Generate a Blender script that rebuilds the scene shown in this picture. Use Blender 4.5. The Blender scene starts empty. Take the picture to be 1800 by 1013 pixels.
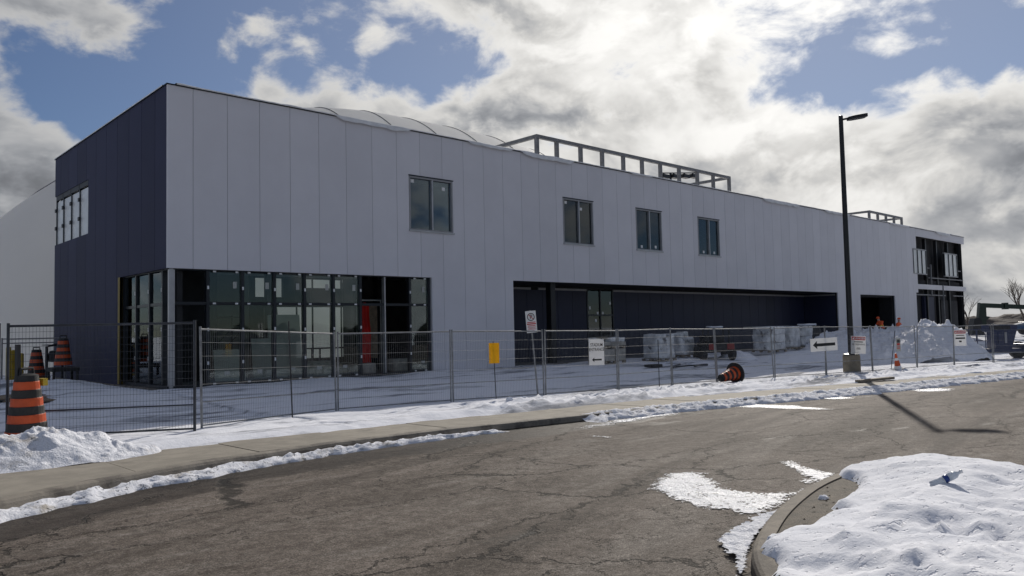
import bpy, bmesh, math, random
from mathutils import Vector, Matrix, noise
random.seed(7)
S = bpy.context.scene
COL = S.collection
rad = math.radians

# ---------------------------------------------------------------- camera
FWD = Vector((0.682441, 0.729017, 0.052993)).normalized()
RGT0 = Vector((math.sin(rad(46.89)), -math.cos(rad(46.89)), 0))
UP0 = RGT0.cross(FWD)
ROLL = rad(-1.246)
RGT = RGT0 * math.cos(ROLL) + UP0 * math.sin(ROLL)
UPV = UP0 * math.cos(ROLL) - RGT0 * math.sin(ROLL)
cd = bpy.data.cameras.new('camera')
cam = bpy.data.objects.new('camera', cd)
COL.objects.link(cam)
M = Matrix((RGT, UPV, -FWD)).transposed().to_4x4()
M.translation = Vector((-8.2446, -23.7280, 1.57))
cam.matrix_world = M
cd.sensor_width = 36
cd.lens = 27.36
cd.clip_start = 0.05
cd.clip_end = 6000
S.camera = cam

# ---------------------------------------------------------------- sun, sky, exposure
SUN_AZ, SUN_EL = rad(27.3), rad(27.8)          # azimuth counter-clockwise from +X
SD = Vector((math.cos(SUN_EL) * math.cos(SUN_AZ), math.cos(SUN_EL) * math.sin(SUN_AZ), math.sin(SUN_EL)))
sl = bpy.data.lights.new('sun', 'SUN')
sl.energy = 3.7
sl.angle = rad(0.55)
sl.color = (1.0, 0.94, 0.85)
so = bpy.data.objects.new('sun', sl)
so.rotation_euler = SD.to_track_quat('Z', 'Y').to_euler()
COL.objects.link(so)

W = bpy.data.worlds.new('World')
S.world = W
W.use_nodes = True
wn, wl = W.node_tree.nodes, W.node_tree.links
wn.clear()


class N:
    """tiny node-graph helper"""
    def __init__(s, tree):
        s.n, s.l = tree.nodes, tree.links

    def new(s, t, **k):
        n = s.n.new(t)
        for a, v in k.items():
            setattr(n, a, v)
        return n

    def put(s, sock, v):
        if hasattr(v, 'links') or isinstance(v, bpy.types.NodeSocket):
            s.l.new(v, sock)
        else:
            sock.default_value = v

    def math(s, op, a, b=0.0, c=None, clamp=False):
        n = s.new('ShaderNodeMath', operation=op, use_clamp=clamp)
        s.put(n.inputs[0], a)
        s.put(n.inputs[1], b)
        if c is not None:
            s.put(n.inputs[2], c)
        return n.outputs[0]

    def vmath(s, op, a, b=None):
        n = s.new('ShaderNodeVectorMath', operation=op)
        s.put(n.inputs[0], a)
        if b is not None:
            s.put(n.inputs[1], b)
        return n.outputs['Value'] if op in ('DOT_PRODUCT', 'LENGTH') else n.outputs[0]

    def noise(s, vec, scale, detail=4, rough=.5, dist=0.0, col=False):
        n = s.new('ShaderNodeTexNoise')
        s.put(n.inputs['Vector'], vec)
        n.inputs['Scale'].default_value = scale
        n.inputs['Detail'].default_value = detail
        n.inputs['Roughness'].default_value = rough
        n.inputs['Distortion'].default_value = dist
        return n.outputs['Color' if col else 'Fac']

    def voro(s, vec, scale, feature='DISTANCE_TO_EDGE', rnd=1.0):
        n = s.new('ShaderNodeTexVoronoi', feature=feature)
        s.put(n.inputs['Vector'], vec)
        n.inputs['Scale'].default_value = scale
        n.inputs['Randomness'].default_value = rnd
        return n.outputs['Distance']

    def rng(s, v, a, b, c=0.0, d=1.0, smooth=True):
        n = s.new('ShaderNodeMapRange', interpolation_type='SMOOTHSTEP' if smooth else 'LINEAR')
        s.put(n.inputs[0], v)
        for i, q in enumerate((a, b, c, d)):
            s.put(n.inputs[1 + i], q)
        return n.outputs[0]

    def mix(s, f, a, b, blend='MIX'):
        n = s.new('ShaderNodeMix', data_type='RGBA', blend_type=blend)
        s.put(n.inputs[0], f)
        for i, q in ((6, a), (7, b)):
            s.put(n.inputs[i], q if not isinstance(q, tuple) or len(q) == 4 else q + (1,))
        return n.outputs[2]


def dirpx(x, y):
    return (FWD * 1368.03 + RGT * (x - 900) - UPV * (y - 506.5)).normalized()


g = N(W.node_tree)
D = g.new('ShaderNodeTexCoord').outputs['Generated']
sky = g.new('ShaderNodeTexSky', sky_type='NISHITA')
sky.sun_disc = False
sky.sun_elevation = SUN_EL
sky.sun_rotation = rad(90) - SUN_AZ
sky.air_density = 1.0
sky.dust_density = 0.05
sky.ozone_density = 2.0
SKY = 0.044
sky_c = g.vmath('SCALE', g.vmath('MULTIPLY', sky.outputs[0], (.86, .98, 1.25)))
sky_c.node.inputs['Scale'].default_value = SKY
# cloud density: noise in direction space plus the big banks seen over the roof
stretch = g.vmath('ADD', g.vmath('MULTIPLY', D, (1.0, 1.0, 1.55)), (3.1, 1.7, .4))
warp = g.vmath('SUBTRACT', g.noise(stretch, 5.0, 2, .5, col=True), (.5, .5, .5))
wsc = g.vmath('SCALE', warp)
wsc.node.inputs['Scale'].default_value = .10
P1 = g.vmath('ADD', stretch, wsc)
n0 = g.noise(P1, 7.0, 8, .58)
n1 = g.noise(g.vmath('ADD', P1, (SD.x * .012, SD.y * .012, .038)), 7.0, 5, .56)
bias = None
# (pixel x, y, angular radius in degrees, weight): + cloud banks, - blue gaps
for (px, py, rd, wgt) in [
    (20, 20, 8, .36), (110, 20, 4, .2), (-150, 60, 10, .2), (30, 310, 6, .36), (160, 300, 5, .36), (-100, 320, 9, .3), (60, 400, 8, .3),
    (430, 125, 3.5, .22), (530, 160, 4, .26), (640, 205, 5, .34), (735, 210, 4, .30), (590, 10, 6, .24), (620, 60, 3, .16), (460, 65, 1.8, .2), (740, -20, 7, .24),
    (860, 0, 8, .26), (860, 225, 5, .32), (940, 260, 6, .28), (960, 100, 5, .16),
    (1120, 50, 10, .22), (1290, 80, 8, .22), (1160, 240, 7, .30), (1020, 270, 6, .26), (1300, 270, 8, .26), (1600, 290, 7, .36),
    (1750, 290, 7, .36), (1650, 380, 10, .30), (1450, 340, 8, .30), (1795, 150, 2.2, .3), (1450, 10, 7, .22), (1650, -20, 8, .22), (1490, 280, 4, .24),
    (1790, 480, 10, .25), (1950, 400, 12, .25), (1250, 400, 12, .22), (700, 330, 12, .2),
    (200, 150, 9, -.22), (330, 90, 6, -.20), (70, 160, 6, -.30), (160, 190, 4, -.2), (270, 215, 4, -.16), (560, 112, 5, -.14), (670, 125, 6, -.22), (770, 140, 6, -.24),
    (1620, 150, 8, -.26), (1490, 150, 6, -.20), (1740, 140, 6, -.20), (1400, 190, 4, -.16), (960, 180, 3, -.1), (1050, 150, 4, -.12), (1330, 165, 4, -.14), (940, 60, 4, -.1)]:
    c = dirpx(px, py)
    d = g.vmath('DOT_PRODUCT', D, tuple(c))
    b = g.rng(d, math.cos(rad(rd)), 1.0, 0.0, wgt)
    bias = b if bias is None else g.math('ADD', bias, b)
dn0 = g.math('ADD', g.math('MULTIPLY_ADD', n0, 1.9, -.43), g.math('MULTIPLY', bias, .78))
cover = g.rng(dn0, .46, .74)
core = g.rng(dn0, .60, .98)
lit = g.rng(g.math('SUBTRACT', n0, n1), -.12, .12)
sd = g.vmath('DOT_PRODUCT', D, tuple(SD))
glow = g.math('POWER', g.math('MAXIMUM', sd, 0.0), 30.0)
glow2 = g.math('POWER', g.math('MAXIMUM', sd, 0.0), 4.0)
pat = g.rng(g.noise(g.vmath('ADD', P1, (5, 2, 1)), 6.0, 5, .55), .34, .64)
grey = g.math('ADD', g.math('MULTIPLY_ADD', pat, .26, .20), g.math('MULTIPLY', lit, .28))
bright = g.math('ADD', g.math('MULTIPLY', core, grey), g.math('MULTIPLY', g.math('SUBTRACT', 1.0, core), .70))
bright = g.math('MULTIPLY', bright, g.math('MULTIPLY_ADD', glow2, .62, .68))
bright = g.math('ADD', bright, g.math('MULTIPLY', glow, .24))
ccol = g.mix(g.rng(bright, .2, .7), (.88, .92, 1.0), (1.0, .985, .955))
ccol = g.mix(1.0, ccol, bright, 'MULTIPLY')
veil = g.math('MULTIPLY_ADD', glow2, .34, .0)
skyv = g.mix(veil, sky_c, (.62, .64, .68))
col = g.mix(cover, skyv, ccol)
bgn = g.new('ShaderNodeBackground')
g.l.new(col, bgn.inputs[0])
bgn.inputs[1].default_value = 1.0
wo = g.new('ShaderNodeOutputWorld')
g.l.new(bgn.outputs[0], wo.inputs[0])

S.view_settings.view_transform = 'Standard'
S.view_settings.look = 'None'
S.view_settings.gamma = 1
S.view_settings.use_curve_mapping = False
S.view_settings.exposure = 0.0

# ---------------------------------------------------------------- helpers
def unit(v):
    return Vector(v).normalized()


class MB:
    """collects shapes, builds ONE mesh object"""
    def __init__(s):
        s.v, s.f = [], []

    def add(s, vs, fs):
        o = len(s.v)
        s.v += [tuple(p) for p in vs]
        s.f += [tuple(i + o for i in q) for q in fs]
        return s

    def box(s, a, b):
        x0, y0, z0 = a
        x1, y1, z1 = b
        return s.add([(x0, y0, z0), (x1, y0, z0), (x1, y1, z0), (x0, y1, z0), (x0, y0, z1), (x1, y0, z1), (x1, y1, z1), (x0, y1, z1)],
                     [(0, 3, 2, 1), (4, 5, 6, 7), (0, 1, 5, 4), (1, 2, 6, 5), (2, 3, 7, 6), (3, 0, 4, 7)])

    def cbox(s, c, d):
        return s.box([c[i] - d[i] / 2 for i in range(3)], [c[i] + d[i] / 2 for i in range(3)])

    def bar(s, p, q, w, h=None, up=(0, 0, 1)):
        """rectangular bar p->q"""
        h = h or w
        p, q = Vector(p), Vector(q)
        d = (q - p).normalized()
        u = Vector(up)
        if abs(d.dot(u)) > .95:
            u = Vector((1, 0, 0))
        r = d.cross(u).normalized()
        u = r.cross(d)
        vs = [c + r * (a * w / 2) + u * (b * h / 2) for c in (p, q) for a, b in ((-1, -1), (1, -1), (1, 1), (-1, 1))]
        return s.add(vs, [(0, 1, 2, 3), (7, 6, 5, 4), (0, 4, 5, 1), (1, 5, 6, 2), (2, 6, 7, 3), (3, 7, 4, 0)])

    def tube(s, pts, r, n=8, cap=True):
        pts = [Vector(p) for p in pts]
        rs = r if isinstance(r, (list, tuple)) else [r] * len(pts)
        vs, fs = [], []
        ref = None
        for i, p in enumerate(pts):
            d = (pts[min(i + 1, len(pts) - 1)] - pts[max(i - 1, 0)]).normalized()
            if ref is None:
                ref = Vector((0, 0, 1)) if abs(d.z) < .9 else Vector((1, 0, 0))
            a = d.cross(ref).normalized()
            b = a.cross(d)
            ref = b
            for k in range(n):
                t = 2 * math.pi * k / n
                vs.append(p + (a * math.cos(t) + b * math.sin(t)) * rs[i])
        for i in range(len(pts) - 1):
            for k in range(n):
                fs.append((i * n + k, (i + 1) * n + k, (i + 1) * n + (k + 1) % n, i * n + (k + 1) % n))
        if cap:
            fs.append(tuple(range(n)))
            fs.append(tuple(range(len(vs) - 1, len(vs) - n - 1, -1)))
        return s.add(vs, fs)

    def lathe(s, prof, n=20, c=(0, 0, 0), ax='z'):
        vs, fs = [], []
        for (r, z) in prof:
            for k in range(n):
                t = 2 * math.pi * k / n
                vs.append((c[0] + r * math.cos(t), c[1] + r * math.sin(t), c[2] + z))
        for i in range(len(prof) - 1):
            for k in range(n):
                fs.append((i * n + k, i * n + (k + 1) % n, (i + 1) * n + (k + 1) % n, (i + 1) * n + k))
        fs.append(tuple(range(n - 1, -1, -1)))
        fs.append(tuple(range(len(vs) - n, len(vs))))
        return s.add(vs, fs)

    def prism(s, poly, y0, y1):
        """poly in x,z extruded along y"""
        n = len(poly)
        vs = [(x, y0, z) for x, z in poly] + [(x, y1, z) for x, z in poly]
        fs = [tuple(range(n - 1, -1, -1)), tuple(range(n, 2 * n))] + [(i, (i + 1) % n, n + (i + 1) % n, n + i) for i in range(n)]
        return s.add(vs, fs)

    def grid(s, nx, ny, fn):
        vs = [fn(i, j) for j in range(ny + 1) for i in range(nx + 1)]
        w = nx + 1
        return s.add(vs, [(j * w + i, j * w + i + 1, (j + 1) * w + i + 1, (j + 1) * w + i) for j in range(ny) for i in range(nx)])

    def mesh(s, name, m, smooth=False):
        me = bpy.data.meshes.new(name)
        me.from_pydata(s.v, [], s.f)
        me.materials.append(m)
        if smooth:
            me.polygons.foreach_set('use_smooth', [True] * len(me.polygons))
        bm = bmesh.new()
        bm.from_mesh(me)
        bmesh.ops.recalc_face_normals(bm, faces=bm.faces)
        bm.to_mesh(me)
        bm.free()
        return me

    def build(s, name, m, parent=None, smooth=False, loc=None, bevel=0):
        return link(name, s.mesh(name, m, smooth), parent, loc, bevel=bevel)


def link(name, me, parent=None, loc=None, rz=0, bevel=0):
    o = bpy.data.objects.new(name, me)
    COL.objects.link(o)
    if parent is not None:
        o.parent = parent
    if loc is not None:
        o.location = loc
    if rz:
        o.rotation_euler.z = rz
    if bevel:
        b = o.modifiers.new('bevel', 'BEVEL')
        b.width = bevel
        b.segments = 2
        b.limit_method = 'ANGLE'
    return o


def tag(o, label, cat, group=None):
    o['label'] = label
    o['category'] = cat
    if group:
        o['group'] = group
    return o


def kind(o, k):
    o['kind'] = k
    return o


def thing(name, label, cat, loc=(0, 0, 0), rz=0, group=None):
    o = bpy.data.objects.new(name, None)
    o.empty_display_size = .2
    COL.objects.link(o)
    o.location = loc
    o.rotation_euler.z = rz
    return tag(o, label, cat, group)


def text_mesh(txt, size, m, name='lettering'):
    """lettering in the x-z plane facing -y, centred"""
    cu = bpy.data.curves.new('txt', 'FONT')
    cu.body = txt
    cu.size = size
    cu.align_x = 'CENTER'
    cu.align_y = 'CENTER'
    cu.resolution_u = 2
    cu.offset = size * .012
    o = bpy.data.objects.new('txt', cu)
    COL.objects.link(o)
    bpy.context.view_layer.update()
    me = bpy.data.meshes.new_from_object(o.evaluated_get(bpy.context.evaluated_depsgraph_get()))
    bpy.data.objects.remove(o)
    me.transform(Matrix.Rotation(math.pi / 2, 4, 'X'))
    me.materials.clear()
    me.materials.append(m)
    me.name = name
    return me


# ---------------------------------------------------------------- materials
def mat(name, col, rough=.6, metal=0.0, var=.10, vs=2.5, bump=0.0, bs=60.0, spec=.5, rnd=0.0, dirt=None, dscale=1.2, dthr=(.55, .75)):
    m = bpy.data.materials.new(name)
    m.use_nodes = True
    k = N(m.node_tree)
    b = m.node_tree.nodes['Principled BSDF']
    pos = k.new('ShaderNodeNewGeometry').outputs['Position']
    v = k.noise(pos, vs, 5, .6)
    c = k.mix(k.rng(v, .3, .7), tuple(x * (1 - var) for x in col), tuple(min(1, x * (1 + var)) for x in col))
    if rnd:
        r = k.new('ShaderNodeObjectInfo').outputs['Random']
        c = k.mix(1.0, c, k.rng(r, 0, 1, 1 - rnd, 1 + rnd, smooth=False), 'MULTIPLY')
    if dirt:
        c = k.mix(k.rng(k.noise(pos, dscale, 6, .65), *dthr), c, dirt)
    k.l.new(c, b.inputs['Base Color'])
    b.inputs['Roughness'].default_value = rough
    b.inputs['Metallic'].default_value = metal
    b.inputs['Specular IOR Level'].default_value = spec
    if bump:
        bn = k.new('ShaderNodeBump')
        bn.inputs['Strength'].default_value = bump
        bn.inputs['Distance'].default_value = .02
        k.l.new(k.noise(pos, bs, 4, .6), bn.inputs['Height'])
        k.l.new(bn.outputs[0], b.inputs['Normal'])
    return m


def glass(name, tint=(.88, .93, .91), ior=1.5, boost=1.2):
    m = bpy.data.materials.new(name)
    m.use_nodes = True
    t = m.node_tree
    t.nodes.clear()
    k = N(t)
    tr = k.new('ShaderNodeBsdfTransparent')
    tr.inputs[0].default_value = tint + (1,)
    gl = k.new('ShaderNodeBsdfGlossy')
    gl.inputs['Roughness'].default_value = .02
    gl.inputs['Color'].default_value = (.85, .92, .95, 1)
    fr = k.new('ShaderNodeFresnel')
    fr.inputs[0].default_value = ior
    mx = k.new('ShaderNodeMixShader')
    k.l.new(k.math('MULTIPLY', fr.outputs[0], boost, clamp=True), mx.inputs[0])
    k.l.new(tr.outputs[0], mx.inputs[1])
    k.l.new(gl.outputs[0], mx.inputs[2])
    o = k.new('ShaderNodeOutputMaterial')
    k.l.new(mx.outputs[0], o.inputs[0])
    return m


def snow_mat(name, dirt=(.33, .30, .27), dthr=(.66, .80), dscale=.6, fine=.5, slush=None, pits=0.0, alb=1.0):
    m = bpy.data.materials.new(name)
    m.use_nodes = True
    k = N(m.node_tree)
    b = m.node_tree.nodes['Principled BSDF']
    pos = k.new('ShaderNodeNewGeometry').outputs['Position']
    c = k.mix(k.noise(pos, 1.6, 5, .6), tuple(q * alb for q in (.80, .82, .885)), tuple(q * alb for q in (.90, .90, .93)))
    dm = k.rng(k.noise(pos, dscale, 7, .68), *dthr)
    c = k.mix(dm, c, dirt)
    if slush:                                  # wheel-packed grey slush streaks on the yard
        st = k.vmath('MULTIPLY', pos, (.16, .75, 1.0))
        sm_ = k.rng(k.noise(st, 1.3, 7, .66, .6), .50, .66)
        c = k.mix(k.math('MULTIPLY', sm_, .85), c, slush)
    c = k.mix(k.rng(k.noise(pos, 34, 2, .5), .70, .78, 0, .5), c, (.40, .37, .34))     # grit
    k.l.new(c, b.inputs['Base Color'])
    b.inputs['Roughness'].default_value = .85
    b.inputs['Specular IOR Level'].default_value = .05
    h = k.math('ADD', k.math('MULTIPLY', k.noise(pos, 5, 5, .65), 1.0), k.math('MULTIPLY', k.noise(pos, 38, 4, .65), .35))
    if pits:
        pt = k.rng(k.noise(k.vmath('MULTIPLY', pos, (7.0, 11.0, 9.0)), 1.6, 3, .5), .60, .68)
        h = k.math('SUBTRACT', k.math('MULTIPLY', h, .45), k.math('MULTIPLY', pt, pits))
    bn = k.new('ShaderNodeBump')
    bn.inputs['Strength'].default_value = fine
    bn.inputs['Distance'].default_value = .08
    k.l.new(h, bn.inputs['Height'])
    k.l.new(bn.outputs[0], b.inputs['Normal'])
    return m


def asphalt_mat():
    m = bpy.data.materials.new('asphalt')
    m.use_nodes = True
    k = N(m.node_tree)
    b = m.node_tree.nodes['Principled BSDF']
    pos = k.new('ShaderNodeNewGeometry').outputs['Position']
    big = k.noise(k.vmath('MULTIPLY', pos, (.5, 1.0, 1)), .55, 6, .6, .5)
    c = k.mix(k.rng(big, .3, .72), (.092, .078, .067), (.178, .155, .137))
    # salt-dried streaks along the traffic direction
    st = k.noise(k.vmath('MULTIPLY', pos, (.35, 2.2, 1)), 1.1, 6, .7, .3)
    c = k.mix(k.rng(st, .50, .70, 0, .75), c, (.20, .183, .166))
    # tyre-polished and salt-dried arcs swept by turning traffic
    ctr = k.vmath('SUBTRACT', pos, (14.0, -62.0, 0.0))
    rr_ = k.vmath('LENGTH', k.vmath('MULTIPLY', ctr, (1, 1, 0)))
    cx_ = k.new('ShaderNodeSeparateXYZ')
    k.l.new(ctr, cx_.inputs[0])
    arc = k.new('ShaderNodeCombineXYZ')
    k.l.new(k.math('MULTIPLY', rr_, 1.3), arc.inputs[0])
    k.l.new(k.math('MULTIPLY', k.math('ARCTAN2', cx_.outputs[1], cx_.outputs[0]), 5.0), arc.inputs[1])
    an = k.noise(arc.outputs[0], 1.0, 6, .62, .25)
    c = k.mix(k.rng(an, .36, .50, .55, 0), c, (.058, .049, .042))
    c = k.mix(k.rng(an, .54, .68, 0, .45), c, (.215, .198, .18))
    # grain
    gr = k.noise(pos, 70, 4, .75)
    c = k.mix(k.rng(gr, .32, .68, 0, 1), k.mix(1.0, c, (.42, .41, .40), 'MULTIPLY'), k.mix(1.0, c, (1.52, 1.50, 1.47), 'MULTIPLY'))
    md = k.noise(pos, 22, 3, .65)
    c = k.mix(k.rng(md, .34, .66, 0, 1), k.mix(1.0, c, (.80, .79, .78), 'MULTIPLY'), k.mix(1.0, c, (1.18, 1.18, 1.18), 'MULTIPLY'))
    mo = k.noise(pos, 7, 6, .7)
    c = k.mix(k.rng(mo, .30, .70, 0, 1), k.mix(1.0, c, (.72, .70, .68), 'MULTIPLY'), k.mix(1.0, c, (1.22, 1.22, 1.22), 'MULTIPLY'))
    sp = k.rng(k.noise(pos, 60, 1, .5), .72, .76)
    c = k.mix(k.math('MULTIPLY', sp, .7), c, (.42, .41, .39))
    # cracks: alligator cells inside worn zones, and long wandering cracks
    w = k.vmath('SCALE', k.vmath('SUBTRACT', k.noise(pos, 2.4, 5, .7, col=True), (.5, .5, .5)))
    w.node.inputs['Scale'].default_value = .75
    pw = k.vmath('MULTIPLY', k.vmath('ADD', pos, w), (1, 1, 0))
    c1 = k.rng(k.voro(pw, 1.9), .003, .013, 1, 0)
    z1 = k.rng(k.noise(k.vmath('MULTIPLY', pos, (.6, 1, 1)), .42, 3, .5), .47, .58)
    c2 = k.rng(k.voro(k.vmath('MULTIPLY', pw, (.45, 1, 0)), .60), .002, .0095, 1, 0)
    brk = k.rng(k.noise(pos, 1.3, 3, .5), .30, .46)
    cr = k.math('MAXIMUM', k.math('MULTIPLY', c1, z1), k.math('MULTIPLY', c2, brk))
    c = k.mix(k.math('MULTIPLY', cr, .82), c, (.018, .016, .014))
    # wet band along the gutter and damp blotches
    wet = k.new('ShaderNodeAttribute', attribute_name='wet').outputs['Fac']
    blot = k.rng(k.noise(k.vmath('MULTIPLY', pos, (.5, 1.4, 1)), .9, 5, .65), .61, .70)
    wn_ = k.math('ADD', wet, k.math('MULTIPLY', k.math('SUBTRACT', k.noise(pos, 1.6, 6, .65), .5), .9))
    wm = k.math('MAXIMUM', k.rng(wn_, .42, .60), k.math('MULTIPLY', blot, .8))
    c = k.mix(wm, c, k.mix(1.0, c, (.40, .385, .37), 'MULTIPLY'))
    k.l.new(c, b.inputs['Base Color'])
    k.l.new(k.math('SUBTRACT', .82, k.math('MULTIPLY', wm, .22)), b.inputs['Roughness'])
    b.inputs['Specular IOR Level'].default_value = .10
    h = k.math('SUBTRACT', k.math('ADD', gr, k.math('MULTIPLY', k.noise(pos, 9, 4, .6), 1.2)), k.math('MULTIPLY', cr, 2.2))
    bn = k.new('ShaderNodeBump')
    bn.inputs['Strength'].default_value = .55
    bn.inputs['Distance'].default_value = .012
    k.l.new(h, bn.inputs['Height'])
    k.l.new(bn.outputs[0], b.inputs['Normal'])
    return m


MT = {}
MT['asphalt'] = asphalt_mat()
MT['snow'] = snow_mat('snow', fine=.45)
MT['yard_snow'] = snow_mat('yard_snow', fine=.35, slush=(.13, .14, .165), dthr=(.70, .85))
MT['dirty_snow'] = snow_mat('dirty_snow', dirt=(.36, .32, .27), dthr=(.52, .72), dscale=1.8, fine=.7)
MT['gutter_snow'] = snow_mat('gutter_snow', dirt=(.40, .37, .33), dthr=(.54, .72), dscale=2.6, fine=.8, pits=.9, alb=.92)
MT['island_kerb'] = mat('island_kerb_concrete', (.155, .13, .10), .85, var=.25, vs=5, bump=.4, bs=60, dirt=(.08, .065, .05), dscale=3, dthr=(.48, .62))
MT['island_snow'] = snow_mat('island_snow', fine=.45, pits=.8, alb=.95)
MT['concrete'] = mat('concrete', (.255, .228, .185), .85, var=.14, vs=3, bump=.25, bs=90, rnd=.05, dirt=(.17, .15, .12), dscale=1.4, dthr=(.56, .74))
MT['kerb'] = mat('kerb_concrete', (.21, .185, .15), .8, var=.2, vs=4, bump=.4, bs=60, dirt=(.10, .085, .07), dscale=2.5, dthr=(.45, .62))
MT['soil'] = mat('wet_soil', (.085, .066, .045), .85, var=.35, vs=9, bump=.9, bs=45, dirt=(.07, .055, .04), dscale=6)
MT['panel'] = mat('white_metal_panel', (.655, .645, .675), .5, var=.03, vs=.6, rnd=.035, bump=.03, bs=14, spec=.4)
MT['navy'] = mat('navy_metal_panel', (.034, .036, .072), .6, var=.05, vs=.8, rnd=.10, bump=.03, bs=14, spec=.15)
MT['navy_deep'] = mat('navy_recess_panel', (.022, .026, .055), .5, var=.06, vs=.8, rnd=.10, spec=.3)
MT['dark'] = mat('dark_sheathing', (.012, .012, .014), .8, var=.3)
MT['black_metal'] = mat('black_metal', (.014, .015, .018), .45, .3, var=.2)
MT['alu_dark'] = mat('dark_aluminium', (.02, .024, .03), .35, .4, var=.1)
MT['alu'] = mat('mill_aluminium', (.42, .42, .43), .4, .7, var=.1)
MT['grey_trim'] = mat('grey_trim', (.30, .30, .31), .5, .2, var=.08)
MT['steel'] = mat('primed_steel', (.20, .20, .205), .6, .2, var=.2, vs=5)
MT['galv'] = mat('galvanised_steel', (.24, .245, .25), .65, .25, var=.25, vs=7)
MT['fence_dark'] = mat('dark_fence_steel', (.045, .05, .06), .5, .5, var=.25, vs=7)
MT['membrane'] = mat('roof_membrane', (.72, .72, .72), .55, var=.1, vs=3, bump=.3, bs=8)
MT['dome'] = mat('dome_fabric', (.62, .62, .64), .55, var=.03, vs=.3, bump=.05, bs=2)
_k = N(MT['dome'].node_tree)                        # coated fabric lets some daylight through
_t = _k.new('ShaderNodeBsdfTranslucent')
_t.inputs[0].default_value = (.9, .9, .87, 1)
_x = _k.new('ShaderNodeMixShader')
_x.inputs[0].default_value = .55
_k.l.new(MT['dome'].node_tree.nodes['Principled BSDF'].outputs[0], _x.inputs[1])
_k.l.new(_t.outputs[0], _x.inputs[2])
_k.l.new(_x.outputs[0], MT['dome'].node_tree.nodes['Material Output'].inputs[0])
MT['cable'] = mat('cable', (.10, .10, .11), .6)
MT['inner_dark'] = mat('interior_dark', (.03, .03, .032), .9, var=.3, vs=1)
MT['slab'] = mat('floor_slab', (.16, .155, .15), .8, var=.25, vs=1.2)
MT['drywall'] = mat('drywall', (.42, .43, .40), .9, var=.1, vs=.7)
MT['ochre'] = mat('ochre_membrane', (.24, .17, .03), .6, var=.15)
MT['white'] = mat('white_paint', (.78, .78, .77), .5, var=.04)
MT['black'] = mat('black_paint', (.012, .012, .014), .5, var=.1)
MT['red'] = mat('red_paint', (.55, .03, .03), .5, var=.1)
MT['glass'] = glass('clear_glazing')
MT['glass_dark'] = glass('tinted_glazing', (.50, .56, .60), 1.55, 1.5)
MT['frost_sky'] = mat('frosted_sky_pane', (.62, .64, .64), .25, var=.1, vs=1.5)  # pale panes: sky showing through and mirrored is put into the colour

# ---------------------------------------------------------------- terrain functions
YK = [(-60, -62), (-14, -19.5), (-9, -15.9), (-6.6, -14.2), (-5, -13.5), (-2.9, -13.0), (0, -12.8), (4, -13.1), (7, -13.3), (10, -13.8), (14, -14.3), (19, -14.9), (24.6, -15.6), (40, -17.5), (140, -30)]
YB = [(-60, -58), (-14, -15.5), (-9, -12.4), (-6, -11.7), (0, -11.55), (5.7, -11.8), (10.8, -12.1), (14, -12.5), (24.6, -13.8), (40, -15.7), (140, -28)]


def pl(T, x):
    for (a, b), (c, d) in zip(T, T[1:]):
        if x <= c:
            return b + (d - b) * (x - a) / (c - a)
    return T[-1][1]


def smo(T, x):
    return (pl(T, x - 1) + pl(T, x - .5) + pl(T, x + .5) + pl(T, x + 1)) / 4


def yk(x):
    return smo(YK, x)


def yb(x):
    return smo(YB, x)


def zr(x, y):
    x = min(120, max(-60, x))
    y = min(60, max(-80, y))
    return -.05 - .012 * (x + 8.2) - .0125 * (y + 23.7)


def ss(t, a=0.0, b=1.0):
    t = min(1, max(0, (t - a) / (b - a)))
    return t * t * (3 - 2 * t)


def site(x, y):
    b = yb(x)
    zw = zr(x, b) + .13
    return (zw - .07 * ss((y - b) / 2)) * (1 - ss((y + 8.5) / 7.5))


def fbm(x, y, z=0.0, o=4, h=.9):
    return noise.fractal(Vector((x, y, z)), h, 2.0, o)


def frange(a, b, st):
    n = max(1, int(round((b - a) / st)))
    return [a + (b - a) * i / n for i in range(n + 1)]


# ---------------------------------------------------------------- ground, road, kerb, sidewalk
xs = [-3000, -1200, -500, -200, -100] + frange(-60, 140, 2.5) + [180, 250, 400, 800, 1500, 3000]
ys = [-3000, -1200, -500, -200, -120, -90, -70, -50, -40, -30, -26] + frange(-22, 2, 1.0) + [5, 10, 15, 25, 40, 60, 100, 180, 400, 900, 1800, 3000]


def gfun(i, j):
    x, y = xs[i], ys[j]
    xc = min(140, max(-60, x))
    if y < yb(xc) + .6:
        return (x, y, min(zr(x, y), site(xc, yb(xc))) - .35)
    return (x, y, site(xc, y) - .06)


kind(MB().grid(len(xs) - 1, len(ys) - 1, gfun).build('ground', MT['yard_snow']), 'structure')

rx = frange(-45, 100, .75)
rt = [0, .15, .3, .5, .75, 1, 1.4, 1.9, 2.5, 3.2, 4, 5, 6.5, 8, 10, 13, 17, 22, 30, 45]


def rfun(i, j):
    x = rx[i]
    y = yk(x) - rt[j] + .02
    return (x, y, zr(x, y))


road = kind(MB().grid(len(rx) - 1, len(rt) - 1, rfun).build('road', MT['asphalt'], smooth=True), 'structure')
wa = road.data.attributes.new('wet', 'FLOAT', 'POINT')
for i, v in enumerate(road.data.vertices):
    d = yk(v.co.x) - v.co.y
    wa.data[i].value = (1 - ss(d, .5, 2.1)) * (.35 + .65 * (1 - ss(v.co.x, -1, 9)))

kb = MB()
kx = frange(-45, 100, .6)
prof = [(0.0, -.2), (0.0, .02), (-.02, .02), (.005, .085), (.03, .118), (.065, .13), (.17, .132), (.175, -.2)]


def kfun(i, j):
    x = kx[i]
    o, h = prof[j]
    return (x, yk(x) + o, zr(x, yk(x)) + h + .012 * noise.noise(Vector((x * .8, 3, 0))))


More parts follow.
